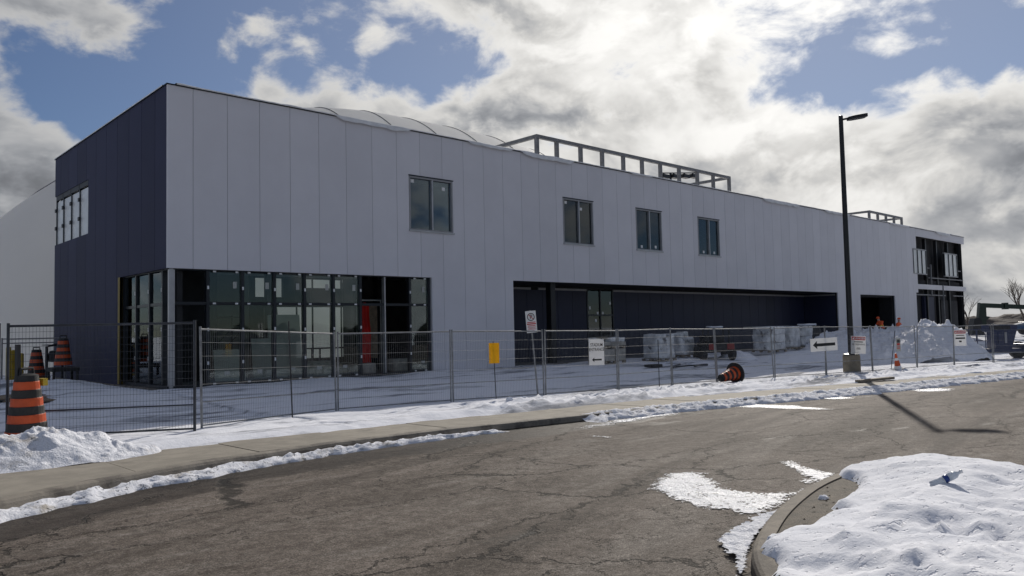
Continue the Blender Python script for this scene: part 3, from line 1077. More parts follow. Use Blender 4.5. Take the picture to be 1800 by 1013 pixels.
def translucent(nm, col, f):
    m = mat(nm, col, .5, var=.04)
    k = N(m.node_tree)
    t_ = k.new('ShaderNodeBsdfTranslucent')
    t_.inputs[0].default_value = col + (1,)
    x_ = k.new('ShaderNodeMixShader')
    x_.inputs[0].default_value = f
    k.l.new(m.node_tree.nodes['Principled BSDF'].outputs[0], x_.inputs[1])
    k.l.new(t_.outputs[0], x_.inputs[2])
    k.l.new(x_.outputs[0], m.node_tree.nodes['Material Output'].inputs[0])
    return m


MT['bottle'] = translucent('bottle_plastic', (.62, .66, .72), .6)
MT['bottle'].node_tree.nodes['Principled BSDF'].inputs['Roughness'].default_value = .12
MT['coroplast'] = translucent('corrugated_plastic_sheet', (.80, .80, .80), .45)
MT['yellow_sign'] = translucent('yellow_plastic_sheet', (.85, .54, .01), .45)

# ---------------------------------------------------------------- fence
FP = [(-2.72, -9.52), (1.16, -7.65), (4.2, -8.12), (7.22, -8.45), (10.2, -8.62), (12.5, -8.95), (14.7, -9.2), (17.8, -9.6), (20.3, -10.35), (23.5, -10.75), (27.5, -11.0), (31.5, -11.2), (33.4, -12.3), (36.4, -13.4)]
FL = ['grey fence panel with a thin rod behind it, right of the dark mesh panel', 'grey fence panel in front of the right end of the glazing',
      'grey fence panel behind the yellow sign', 'grey fence panel carrying the stadium entrance sign', 'narrow fence panel in front of the first wrapped pallet',
      'narrow fence panel left of the fallen drum', 'fence panel behind and right of the fallen drum', 'narrow fence panel carrying the wide arrow sign',
      'fence panel behind the lamp post base', 'fence panel behind the small traffic cone', 'fence panel in front of the big snow pile',
      'narrow fence panel carrying the far danger sign', 'fence panel in front of the blue lift']
FG = 'temporary fence panels along the walk'


def fence_panel(p, q, h, m, label, hw, vstep=.052, tube=.021, lean=0.0):
    p, q = Vector(p), Vector(q)
    d = q - p
    L = d.length - .07
    ang = math.atan2(d.y, d.x)
    c = p + d * (.035 / d.length)
    z0 = snow_z(c.x, c.y)
    z1 = snow_z(q.x, q.y)
    t = thing('fence_panel', label, 'fence', (c.x, c.y, z0 - .03), ang, FG)
    t.rotation_euler = (lean, 0, ang)
    sl_ = (z1 - z0) / L
    zz = lambda x: sl_ * x
    for x in (0, L):
        MB().tube([(x, 0, -.08 + zz(x)), (x, 0, h + .05 + zz(x))], tube, 8).build('post', m, t)
    MB().tube([(tube, 0, h), (L - tube, 0, h + zz(L))], tube * .8, 8).build('top_rail', m, t)
    MB().tube([(tube, 0, .48), (L - tube, 0, .48 + zz(L))], tube * .6, 6).build('mid_rail', m, t)
    MB().tube([(tube, 0, .06), (L - tube, 0, .06 + zz(L))], tube * .7, 6).build('bottom_rail', m, t)
    w = MB()
    r = .0022
    n = int(L / vstep)
    for i in range(1, n):
        x = L * i / n
        w.tube([(x, .012, .06 + zz(x)), (x, .012, h + zz(x))], r, 3, False)
    for z in hw:
        w.tube([(0, .016, z), (L, .016, z + zz(L))], r * 1.25, 3, False)
    kind(w.build('wire_mesh', m, t), 'stuff')
    for x in (.0, L):
        MB().box((x - .03, -.32, -.05 + zz(x)), (x + .03, .32, -.025 + zz(x))).build('foot', m, t)
    return t


random.seed(3)
for (p, q, lb) in zip(FP, FP[1:], FL):
    fence_panel(p, q, 1.80, MT['galv'], lb, (.80, 1.06, 1.31, 1.56), lean=random.uniform(-.035, .035))
fence_panel((-5.5, -8.25), (-2.86, -9.72), 1.93, MT['fence_dark'], 'dark square-mesh fence panel behind the large striped drum', [.2 + .125 * k for k in range(14)], tube=.026)
fence_panel((-8.6, -6.6), (-5.56, -8.22), 1.93, MT['fence_dark'], 'dark square-mesh fence panel running out of the left edge', [.2 + .125 * k for k in range(14)], tube=.026)


# ---------------------------------------------------------------- drums, bollards, cone
def drum(label, loc, s=1.0, rot=None, tape=False, base=True):
    t = thing('construction_drum', label, 'drum', loc, 0, 'orange and black traffic drums')
    if rot is not None:
        t.rotation_euler = rot
    z, r = .06, .30
    for k in range(7):
        z1 = z + .125
        r1 = r - .013
        MB().lathe([(r * s, z * s), ((r - .003) * s, (z + .01) * s), ((r1 + .003) * s, (z1 - .008) * s), (r1 * s, (z1 - .001) * s)], 28).build('band', MT['orange'] if k % 2 == 0 else MT['black_band'], t, smooth=False)
        z, r = z1, r1 - .006
    MB().lathe([(r * s, z * s), ((r - .01) * s, (z + .09) * s), ((r - .07) * s, (z + .11) * s)], 28).build('top', MT['rubber'], t)
    MB().tube([((-.11) * s, 0, (z + .10) * s), (-.10 * s, 0, (z + .19) * s), (.10 * s, 0, (z + .19) * s), (.11 * s, 0, (z + .10) * s)], .022 * s, 8).build('handle', MT['rubber'], t)
    if base:
        MB().lathe([(.30 * s, .055 * s), (.44 * s, .055 * s), (.46 * s, .03 * s), (.46 * s, 0), (.30 * s, -.0)], 28).build('base_ring', MT['rubber'], t)
    if tape:
        MB().box((.17, -.16, z - .02), (.26, -.02, z + .10)).build('warning_tape', MT['yellow'], t)
    return t


d0 = drum('large orange and black striped drum behind the low snow heap', (-5.27, -8.72, -.12), 1.08, (0.02, -.03, .5), tape=True)
MB().box((-.15, .02, .95), (-.09, .08, 1.62)).build('marker_post', MT['black'], d0)
drum('small far drum standing beside the yellow bollards', (-1.42, 9.3, .16), 1.0)
drum('far drum lifted on a dark stand against the navy end wall', (-1.15, 6.7, .62), .95, base=False)
st = thing('dark_stand', 'low dark stand under the far drum by the navy wall', 'stand', (-1.15, 6.7, 0))
MB().box((-.42, -.4, .46), (.42, .4, .60)).build('top', MT['rubber'], st)
for x in (-.36, .36):
    for y in (-.34, .34):
        MB().box((x - .035, y - .035, .0), (x + .035, y + .035, .458)).build('leg', MT['rubber'], st)
fd = drum('fallen striped drum lying on its side against the fence', (14.8, -9.85, -.03), .77)
fd.rotation_mode = 'QUATERNION'
fd.rotation_quaternion = Vector((-.93, .10, -.16)).to_track_quat('Z', 'Y')
gm = thing('gas_meter_set', 'dark pipes and meter set standing at the back corner of the navy wall', 'pipework', (-1.35, 8.1, 0.05))
MB().tube([(0, 0, 0), (0, 0, 1.25), (.25, 0, 1.32), (.5, 0, 1.25)], .05, 8).build('riser', MT['black_metal'], gm)
MB().lathe([(.05, .7), (.2, .72), (.22, .95), (.15, 1.1), (.05, 1.12)], 14, (.25, .05, 0)).build('meter', MT['black_metal'], gm)
MB().tube([(.5, 0, 1.25), (.5, 0, .1)], .045, 8).build('pipe', MT['black_metal'], gm)
MB().lathe([(.02, 1.30), (.16, 1.31), (.16, 1.33), (.02, 1.34)], 14).build('valve_wheel', MT['black_metal'], gm)
gr_ = thing('pipe_guard_rail', 'thin grey pipe guard rail behind the yellow bollards', 'guard rail', (-2.0, 11.0, 0))
for z in (1.45, 1.62):
    MB().tube([(0, 1.2, z), (1.9, -.1, z)], .025, 6).build('rail', MT['steel'], gr_)
for x, y in ((0, 1.2), (1.9, -.1)):
    MB().tube([(x, y, 0), (x, y, 1.66)], .03, 6).build('post', MT['steel'], gr_)
for (x, y, h, lb) in ((-2.05, 10.7, 1.32, 'leftmost tall yellow bollard beside the white dome'), (-1.86, 10.9, 1.2, 'second yellow bollard from the left beside the white dome'),
                      (-1.75, 10.1, 1.08, 'third yellow bollard, just left of the black marker post'), (-1.35, 10.2, 1.05, 'yellow bollard half hidden by the small far drum')):
    tag(MB().lathe([(.085, 0), (.085, h - .05), (.07, h - .015), (.03, h)], 14).build('yellow_bollard', MT['yellow'], smooth=False, loc=(x, y, 0)), lb, 'bollard', 'yellow bollards by the dome')

cn = thing('traffic_cone', 'small orange and white traffic cone leaning in the snow', 'cone', (24.5, -11.35, -.40))
cn.rotation_euler = (0, rad(-17), 0)
MB().lathe([(.15, .03), (.115, .2)], 16).build('lower_collar', MT['white'], cn)
MB().lathe([(.115, .2), (.075, .42)], 16).build('body', MT['orange'], cn)
MB().lathe([(.075, .42), (.06, .52)], 16).build('white_band', MT['white'], cn)
MB().lathe([(.06, .52), (.035, .7), (.02, .71)], 16).build('tip', MT['orange'], cn)
MB().box((-.19, -.19, -.01), (.19, .19, .03)).build('base', MT['rubber'], cn)

# ---------------------------------------------------------------- lamp post
lp = thing('lamp_post', 'tall black parking lot lamp post on a round concrete base', 'lamp post', (22.75, -10.25, -.50))
MB().lathe([(.33, -.1), (.33, .42), (.325, .44), (.325, .72), (.30, .76)], 28).build('concrete_base', MT['base'], lp)
MB().lathe([(.30, .762), (.30, .80), (.18, .83)], 24).build('cover_plate', MT['pole'], lp)
MB().lathe([(.115, .83), (.085, 10.31), (.085, 10.38), (.04, 10.40)], 12).build('pole', MT['pole'], lp)
AD = Vector((.73, -.68, 0))
MB().bar((0, 0, 10.22), AD * .32 + Vector((0, 0, 10.28)), .07).build('arm', MT['pole'], lp)
hd = MB()
A, B_ = AD * .28 + Vector((0, 0, 10.26)), AD * 1.03 + Vector((0, 0, 10.38))
sd_ = Vector((.68, .73, 0))
pr = [(-.10, 0), (-.19, .3), (-.19, .9), (-.15, 1.0)]
top, bot = [], []
for sgn in (1, -1):
    for w_, f_ in (pr if sgn == 1 else pr[::-1]):
        c_ = A.lerp(B_, f_)
        top.append(c_ - sd_ * w_ * sgn * -1 + Vector((0, 0, .06)))
        bot.append(c_ - sd_ * w_ * sgn * -1.05 - Vector((0, 0, .07)))
hd.add(top + bot, [tuple(range(8)), tuple(range(15, 7, -1))] + [(i, (i + 1) % 8, 8 + (i + 1) % 8, 8 + i) for i in range(8)])
hd.build('lamp_head', MT['pole'], lp)


# ---------------------------------------------------------------- signs
def sign_board(name, label, loc, rz, w, h, m, cat='sign', tilt=0.0, parent=None):
    t = thing(name, label, cat, loc, rz)
    t.rotation_euler = (0, tilt, rz)
    b = MB().box((-w / 2, -.006, -h / 2), (w / 2, .006, h / 2)).build('board', m, t)
    return t, b


def put(me, parent, x, z, y=-.010, name='lettering'):
    return link(name, me, parent, (x, y, z))


def arrow(parent, L, hgt, sh, m, x=0, z=0):
    a = L / 2
    MB().prism([(-a, 0), (-a + hgt * .6, hgt / 2), (-a + hgt * .55, sh / 2), (a, sh / 2), (a, -sh / 2), (-a + hgt * .55, -sh / 2), (-a + hgt * .6, -hgt / 2)], -.011, -.0075).build('arrow', m, parent, loc=(x, 0, z))


fa = rad(-6)
t, b = sign_board('stadium_sign', 'white STADIUM ENTRANCE sign with a left arrow tied to the fence', (9.10, -8.75, .85), rad(-20), .50, .76, MT['coroplast'])
for tx, z in (('STADIUM', .21), ('ENTRANCE', .075)):
    me = text_mesh(tx, .125, MT['black'])
    me.transform(Matrix.Diagonal((.78, 1, 1.05, 1)))
    put(me, t, 0, z)
arrow(t, .32, .13, .045, MT['black'], 0, -.22)

t, b = sign_board('arrow_sign', 'wide white sign with one black left arrow on the fence', (20.05, -10.42, .75), rad(-28), 1.16, .48, MT['coroplast'], tilt=rad(-2))
arrow(t, .96, .30, .11, MT['black'])


def danger(label, loc, rz, w, h, tilt, lines):
    t, b = sign_board('danger_sign', label, loc, rz, w, h, MT['coroplast'], tilt=tilt)
    MB().box((-w * .46, -.010, h * .27), (w * .46, -.0065, h * .46)).build('red_header', MT['red'], t)
    me = text_mesh('DANGER', h * .17, MT['white'])
    put(me, t, w * .05, h * .365, -.0125)
    MB().prism([(-w * .42, h * .31), (-w * .30, h * .31), (-w * .36, h * .43)], -.0125, -.0105).build('warning_triangle', MT['white'], t)
    for s_, z, k in lines:
        if isinstance(s_, str):
            me = text_mesh(s_, h * k, MT['black'])
            me.transform(Matrix.Diagonal((.80, 1, 1, 1)))
            put(me, t, 0, z * h)
        else:
            MB().box((-w * s_, -.010, (z - k / 2) * h), (w * s_, -.0065, (z + k / 2) * h)).build('print_line', MT['black'], t)
    return t


danger('white and red DANGER NO TRESPASSING sign on the lamp post', (22.62, -10.60, .66), rad(-36), .62, .70, rad(3), [(.30, .17, .05), ('NO TRESPASSING', .03, .125), (.12, -.17, .035), (.14, -.23, .03)])
danger('white and red DANGER sign wired to the far fence panel', (31.70, -11.45, .72), rad(-32), .64, .74, 0, [(.32, .16, .05), (.40, -.02, .09), (.10, -.22, .10)])

# no-parking sign on its leaning post
nb = (7.10, -8.30)
t = thing('no_parking_sign', 'no-parking sign on a leaning grey post in front of the recess', 'sign', (nb[0], nb[1], snow_z(*nb) - .05), rad(-30))
t.rotation_euler = (0, rad(-4.2), rad(-30))
MB().box((-.02, -.015, -.2), (.02, .02, 2.42)).build('post', MT['galv'], t)
bd = MB().box((-.15, -.028, 1.79), (.15, -.018, 2.40)).build('board', MT['white'], t)
MB().tube([(.098 * math.cos(a_ * math.pi / 14), -.030, 2.23 + .098 * math.sin(a_ * math.pi / 14)) for a_ in range(29)], .011, 6, False).build('ring', MT['black'], bd)
put(text_mesh('P', .16, MT['black']), bd, .005, 2.23, -.031, 'letter')
MB().bar((-.07, -.034, 2.30), (.07, -.034, 2.16), .018, .004, (0, 1, 0)).build('slash', MT['red'], bd)
for z, k, w_, m_ in ((2.08, .022, .12, 'red'), (2.035, .03, .13, 'red'), (1.985, .018, .11, 'red'), (1.945, .01, .12, 'red'), (1.915, .01, .10, 'red'), (1.885, .01, .12, 'red'), (1.845, .01, .06, 'red')):
    MB().box((-w_, -.031, z - k / 2), (w_, -.0285, z + k / 2)).build('print_line', MT[m_], bd)

# yellow sign on a rod, plain rods, small faded sign
t = thing('yellow_sign', 'plain yellow sign on a thin dark rod in front of the white wall', 'sign', (5.55, -8.25, snow_z(5.55, -8.25)), rad(-18))
MB().tube([(.03, 0, -.1), (-.03, 0, 1.5)], .011, 6).build('rod', MT['black'], t)
bd = MB().box((-.16, -.02, .92), (.135, -.012, 1.46)).build('board', MT['yellow_sign'], t)
for (x, y, h, lx, lb) in ((-.62, -8.95, 1.95, -.05, 'thin dark steel rod standing in front of the middle glazing'), (11.75, -9.0, 1.45, 0, 'short dark rod standing left of the second wrapped pallet'), (24.35, -11.1, 1.55, .18, 'leaning dark rod standing beside the traffic cone')):
    z = snow_z(x, y)
    tag(MB().tube([(0, 0, -.2), (lx, -lx, h)], .014, 6).build('steel_rod', MT['black'], loc=(x, y, z)), lb, 'rod', 'thin marker rods in the snow')
t, b = sign_board('small_notice', 'small faded notice on the fence before the snow pile', (25.6, -10.98, .58), rad(-8), .34, .55, MT['drywall'])
for z, k, m_ in ((.15, .13, 'black'), (.02, .09, 'red'), (-.09, .03, 'red'), (-.15, .03, 'red')):
    MB().box((-.11, -.011, z - k / 2), (.11, -.0068, z + k / 2)).build('print_line', MT[m_], t)

# ---------------------------------------------------------------- pallets and stacked material
PG = 'pallets of building material in front of the recess'


def pallet_parts(t, z, w, d):
    for y in (-d / 2 + .06, 0, d / 2 - .06):
        for x in (-w / 2 + .08, 0, w / 2 - .08):
            MB().box((x - .07, y - .05, z), (x + .07, y + .05, z + .085)).build('block', MT['pallet'], t)
    for k in range(7):
        x = -w / 2 + .06 + (w - .12) * k / 6
        MB().box((x - .05, -d / 2, z + .087), (x + .05, d / 2, z + .108)).build('deck_board', MT['pallet'], t)
    return z + .11


def soft_box(a, b, seed, bulge=.05, n=7):
    """wrinkled, slightly bulging wrapped load"""
    m = bmesh.new()
    bmesh.ops.create_cube(m, size=1)
    bmesh.ops.subdivide_edges(m, edges=m.edges, cuts=n, use_grid_fill=True)
    A, B = Vector(a), Vector(b)
    mb = MB()
    vs = []
    for v in m.verts:
        c = v.co * 2
        s = 1 - .10 * (abs(c.x * c.y) ** 4) - .03 * abs(c.z) ** 6
        p = Vector((c.x * s, c.y * s, c.z)) / 2
        q = Vector(((A[i] + B[i]) / 2 + p[i] * (B[i] - A[i]) for i in range(3)))
        nn = noise.noise_vector(q * 2.6 + Vector((seed, 0, 0)))
        vs.append(q + nn * bulge)
    fs = [tuple(v.index for v in f.verts) for f in m.faces]
    m.free()
    return mb.add(vs, fs)


def wrapped(label, x, y, w, d, h, seed, rz=0.0, tiers=1, lift=0.0, top=()):
    t = thing('wrapped_pallet', label, 'pallet', (x, y, snow_z(x, y) + lift), rz, PG)
    z = pallet_parts(t, 0, w, d)
    hh = (h - z) / tiers
    for k in range(tiers):
        soft_box((-w / 2, -d / 2, z + hh * k), (w / 2, d / 2, z + hh * (k + 1) - .012), seed + k * 3.3).build('wrapped_load', MT['wrap'], t, smooth=True)
    for (bx, by, bw, bh) in top:
        soft_box((bx - bw / 2, by - .25, h + .0), (bx + bw / 2, by + .25, h + bh), seed + bx, .03, 4).build('top_bundle', MT['wrap'], t, smooth=True)
    return t


t = thing('bag_pallet', 'open pallet stack topped with snowy bags right of the entrance sign', 'pallet', (17.6, -2.0, snow_z(17.6, -2.0)), rad(-6), PG)
z = pallet_parts(t, 0, 1.25, 1.05)
for x in (-.32, .32):
    MB().box((x - .29, -.5, z + .002), (x + .29, .5, z + .50)).build('block_bundle', MT['bag'], t)
z = pallet_parts(t, z + .505, 1.25, 1.05)
random.seed(11)
for k in range(2):
    for i in range(3):
        for j in range(2):
            cx, cy = -.42 + .42 * i + random.uniform(-.04, .04), -.26 + .52 * j
            if k == 1 and i == 0 and j == 0:
                continue
            soft_box((cx - .24, cy - .27, z + .17 * k), (cx + .24, cy + .27, z + .17 * k + .19), 20 + i + j * 3 + k * 7, .04, 5).build('bag', MT['bag'] if k == 0 else MT['wrap'], t, smooth=True)
MB().box((-.62, -.3, z + .36), (.1, .35, z + .39)).build('loose_board', MT['pallet'], t)
wrapped('tall plastic-wrapped pallet load right of the bag pallet', 20.9, -2.3, 1.25, 1.0, 1.22, 1.0, rad(-5))
wrapped('lower plastic-wrapped pallet load beside the dark work machine', 23.6, -1.6, 1.2, 1.0, .95, 4.0, rad(4), top=((-.3, 0, .5, .2), (.35, .1, .45, .26)))
wrapped('layered wrapped pallet left of the arrow sign', 29.0, -3.3, 1.5, 1.1, 1.32, 7.0, rad(-8), 3, .20)
wrapped('wrapped pallet just behind the arrow sign', 31.2, -3.2, 1.2, 1.0, 1.22, 9.0, rad(3), 1, .25)
wrapped('wrapped pallet at the right of the arrow sign', 33.0, -3.0, 1.2, 1.0, 1.20, 12.0, rad(-3), 2, .25)
tag(MB().box((29.2, -2.25, 1.36), (33.2, -1.75, 1.43)).build('board_stack', MT['drywall']), 'long pale boards lying on top of the wrapped pallets', 'boards')
for x in (29.6, 31.4, 32.9):
    pass
cr = thing('dark_crate', 'dark covered crate at the end of the pallet row', 'crate', (35.4, -2.2, .55), rad(-5))
soft_box((-.75, -.55, -.5), (.75, .55, .85), 31, .05).build('cover', MT['inner_dark'], cr, smooth=True)
soft_box((-.6, -.4, .84), (.5, .3, .97), 33, .03).build('snow_cap', MT['snow'], cr, smooth=True)

# debris on the snow
random.seed(5)
for (x, y, rz, L, lb) in ((19.1, -4.5, .5, 2.6, 'long dark pipe lying on the snow before the wrapped pallet'), (19.6, -4.8, -.15, 2.2, 'second dark pipe crossing on the snow'), (20.3, -4.9, .25, 1.6, 'short dark pipe lying nearest to the fence')):
    z = snow_z(x, y) + .05
    tag(MB().tube([(-L / 2, 0, 0), (0, .03, .03), (L / 2, 0, .01)], .035, 7).build('steel_pipe', MT['black_metal'], loc=(x, y, z)), lb, 'pipe', 'pipes on the snow').rotation_euler.z = rz
tag(MB().box((-.35, -.2, 0), (.35, .2, .12)).build('scrap_lump', MT['dark'], loc=(17.9, -4.2, snow_z(17.9, -4.2))), 'dark scrap lump on the snow below the bag pallet', 'scrap')
tag(MB().box((-.6, -.1, 0), (.6, .1, .07)).build('timber', MT['dark'], loc=(28.9, -5.2, snow_z(28.9, -5.2) + .05)), 'dark timber end poking out under the layered pallet', 'timber')
for (x, y, w, d, rz, lb) in ((-3.0, -1.05, 1.25, .95, .55, 'brown plywood sheet lying on the snow behind the dark fence'), (-4.9, -.6, 1.6, .9, .3, 'brown plywood sheet lying behind the striped drum')):
    o = MB().box((-w, -d / 2, 0), (w, d / 2, .025)).build('plywood_sheet', MT['wood'], loc=(x, y, snow_z(x, y) + .06))
    o.rotation_euler = (0.03, -.02, rz)
    tag(o, lb, 'plywood', 'plywood sheets on the snow')
tag(MB().box((-1.0, -.09, 0), (1.0, .09, .08)).build('timber_beam', MT['pallet'], loc=(17.3, -13.35, zr(17.3, -13.35) + .16)), 'grey timber beam lying on the snowy walk', 'timber').rotation_euler.z = rad(-8)

# ---------------------------------------------------------------- compact work machine with red lamps
t = thing('work_machine', 'dark compact work machine with red tail lamps between the pallets', 'machine', (24.35, -3.0, snow_z(24.35, -3.0) - .04), rad(-38))
MB().box((-.62, -.75, .35), (.62, .75, .80)).build('body', MT['black_metal'], t, bevel=.05)
MB().box((-.5, -.1, .80), (.5, .7, 1.15)).build('hood', MT['black_metal'], t, bevel=.06)
for x in (-.5, .5):
    for y in (-.65, .1):
        MB().box((x - .03, y - .03, .8), (x + .03, y + .03, 1.42)).build('canopy_post', MT['black_metal'], t)
MB().box((-.62, -.8, 1.42), (.62, .25, 1.50)).build('canopy', MT['rubber'], t, bevel=.02)
soft_box((-.4, -.55, 1.50), (.3, .0, 1.58), 41, .03, 4).build('snow_cap', MT['snow'], t, smooth=True)
MB().box((-.25, -.45, .8), (.25, -.05, 1.1)).build('seat', MT['rubber'], t, bevel=.05)
for x in (-.36, .52):
    MB().box((x - .17, -.80, .48), (x + .17, -.752, .76)).build('tail_lamp', MT['tail'], t)
for x in (-.70, .70):
    for y in (-.45, .5):
        w = MB().lathe([(.12, -.11), (.30, -.11), (.34, -.07), (.34, .07), (.30, .11), (.12, .11)], 18).mesh('wheel', MT['rubber'])
        w.transform(Matrix.Rotation(math.pi / 2, 4, 'Y'))
        link('wheel', w, t, (x, y, .30))

# ---------------------------------------------------------------- blue boom lift basket
t = thing('boom_lift', 'blue boom lift with railed basket resting on the snow at the right edge', 'lift', (40.6, -10.3, -.62), rad(-43))
MB().box((-1.58, -.45, .30), (1.5, .45, .55)).build('deck', MT['blue'], t, bevel=.03)
MB().box((-1.45, -.462, .36), (-1.1, -.452, .5)).build('decal', MT['white'], t)
for z in (1.0, 1.32, 1.62):
    for y in (-.42, .42):
        MB().tube([(-1.5, y, z), (-.25, y, z)], .022, 6).build('rail', MT['blue'], t)
    MB().tube([(-1.5, -.42, z), (-1.5, .42, z)], .022, 6).build('rail', MT['blue'], t)
for x in (-1.5, -1.05, -.6):
    for y in (-.42, .42):
        MB().tube([(x, y, .55), (x, y, 1.62)], .022, 6).build('rail_post', MT['blue'], t)
MB().prism([(-.05, .55), (.85, .55), (1.20, 1.70), (1.15, 1.85), (-.30, 1.85), (-.30, 1.5), (-.05, 1.45)], -.40, .40).build('mast_housing', MT['blue'], t)
MB().box((-.35, -.47, 1.60), (.75, -.405, 1.80)).build('control_box', MT['black_metal'], t)
for x in (-.15, .1, .45):
    MB().box((x, -.44, .85), (x + .12, -.405, 1.45)).build('cover_plate', MT['grey_trim'] if x > .4 else MT['blue'], t)
MB().bar((1.1, 0, 1.68), (4.6, .3, 2.2), .26, .30).build('boom', MT['blue_l'], t)
for z in (1.0, 1.32, 1.6):
    MB().tube([(1.4, -.40, z), (2.6, -.40, z)], .022, 6).build('guard_bar', MT['blue'], t)
for x in (1.7, 2.15, 2.6):
    MB().tube([(x, -.40, .55), (x, -.40, 1.6)], .022, 6).build('guard_post', MT['blue'], t)
MB().box((1.5, -.6, .35), (5.2, .7, .80)).build('chassis', MT['blue'], t, bevel=.04)
for x in (1.95, 4.6):
    w = MB().lathe([(.2, -.16), (.42, -.16), (.48, -.1), (.48, .1), (.42, .16), (.2, .16)], 20).mesh('wheel', MT['rubber'])
    w.transform(Matrix.Rotation(math.pi / 2, 4, 'X'))
    for y in (-.78, .88):
        link('wheel', w, t, (x, y, .42))

# ---------------------------------------------------------------- green articulated boom in the distance
t = thing('green_boom_lift', 'green articulated boom machine reaching past the unfinished end', 'lift', (75.9, .4, -.02), rad(-43))
MB().prism([(-.25, .9), (.20, .75), (.62, .95), (.55, 1.45), (.95, 1.75), (.62, 1.85), (.62, 2.85), (.15, 3.1), (.05, 3.18)], -.22, .22).build('jib', MT['green'], t)
MB().bar((.3, 0, 2.92), (6.2, 0, 2.55), .36, .42).build('boom', MT['green'], t)
MB().box((2.4, -.27, 2.48), (2.75, .27, 3.12)).build('collar', MT['green'], t)
MB().bar((6.0, 0, 2.7), (5.2, 0, 1.2), .40, .5).build('lower_boom', MT['green'], t)
MB().box((4.2, -.8, .5), (7.4, .8, 1.25)).build('chassis', MT['green'], t, bevel=.05)
MB().prism([(-1.0, .02), (.25, .02), (.15, .95), (-.05, 1.7), (-.65, 1.7), (-.85, .9)], -.4, .4).build('basket', MT['black_metal'], t)
for x in (4.8, 6.8):
    w = MB().lathe([(.2, -.18), (.45, -.18), (.52, -.1), (.52, .1), (.45, .18), (.2, .18)], 20).mesh('wheel', MT['rubber'])
    w.transform(Matrix.Rotation(math.pi / 2, 4, 'X'))
    for y in (-.9, .9):
        link('wheel', w, t, (x, y, .5))

# ---------------------------------------------------------------- far berm, far fence rise, bare trees
heap('earth_berm', 'long brown earth berm patched with snow behind the green machine', 131, 11, 42, 7, 2.3, 12.3, MT['berm'], rad(-43), n=60, rough=.35, lump=.12, chunk=.12, base=lambda a, b: -.3)
heap('earth_berm', 'darker low berm in front of the long one', 116, 2, 26, 4, 1.5, 15.3, MT['berm'], rad(-43), n=50, rough=.4, lump=.2, chunk=.12, base=lambda a, b: -.6)


def bare_tree(label, loc, H, seed):
    rn = random.Random(seed)
    t = thing('bare_tree', label, 'tree', loc, 0, 'bare trees beyond the site')
    segs = MB()
    tw = MB()

    def grow(p, d, L, r, lev):
        q = p + d * L
        mid = p + d * L * .5 + Vector((rn.uniform(-1, 1), rn.uniform(-1, 1), 0)) * L * .05
        (segs if lev < 2 else tw).tube([p, mid, q], [r, r * .85, r * .68], 6 if lev < 2 else 3, False)
        if lev >= 5:
            return
        n = 3 if lev < 3 else 2
        for k in range(n + (1 if lev == 0 else 0)):
            a = rn.uniform(0, 6.28)
            s = rn.uniform(.35, .75)
            nd = (d + Vector((math.cos(a) * s, math.sin(a) * s, rn.uniform(.0, .35)))).normalized()
            st_ = p + d * L * (rn.uniform(.55, 1.0) if k else 1.0)
            grow(st_, nd, L * rn.uniform(.62, .80), r * .58, lev + 1)
    grow(Vector((0, 0, 0)), Vector((0, 0, 1)), H * .26, H * .016, 0)
    segs.build('trunk', MT['bark'], t, smooth=True)
    tw.build('crown', MT['bark'], t)
    return t


bare_tree('tall bare tree at the right edge behind the lifts', (95.9, 1.6, -.3), 9.0, 4)
bare_tree('bare tree just right of the far end of the building', (113, 12.5, -.3), 8.5, 9)
bare_tree('small bare tree far behind the green boom', (138, 9, 0), 7, 21)

# dark tree belt across the road: seen only mirrored in the glazing
rn = random.Random(2)
tb = MB()
for k in range(150):
    x = rn.uniform(-70, 110)
    y = -95 + rn.uniform(-8, 8) - x * .1
    H, r = rn.uniform(3.0, 5.5), rn.uniform(2.0, 4.0)
    pf = []
    for i in range(6):
        f = i / 5
        pf.append((r * (1 - (2 * f - .8) ** 2 * .69) ** .5 * rn.uniform(.8, 1.15) * (1 - .55 * f) + .05, .6 + H * f))
    tb.lathe(pf, 7, (x, y, -2.2))
o = kind(tb.build('tree_belt', MT['evergreen']), 'stuff')
o['label'] = 'belt of dark evergreens across the road'


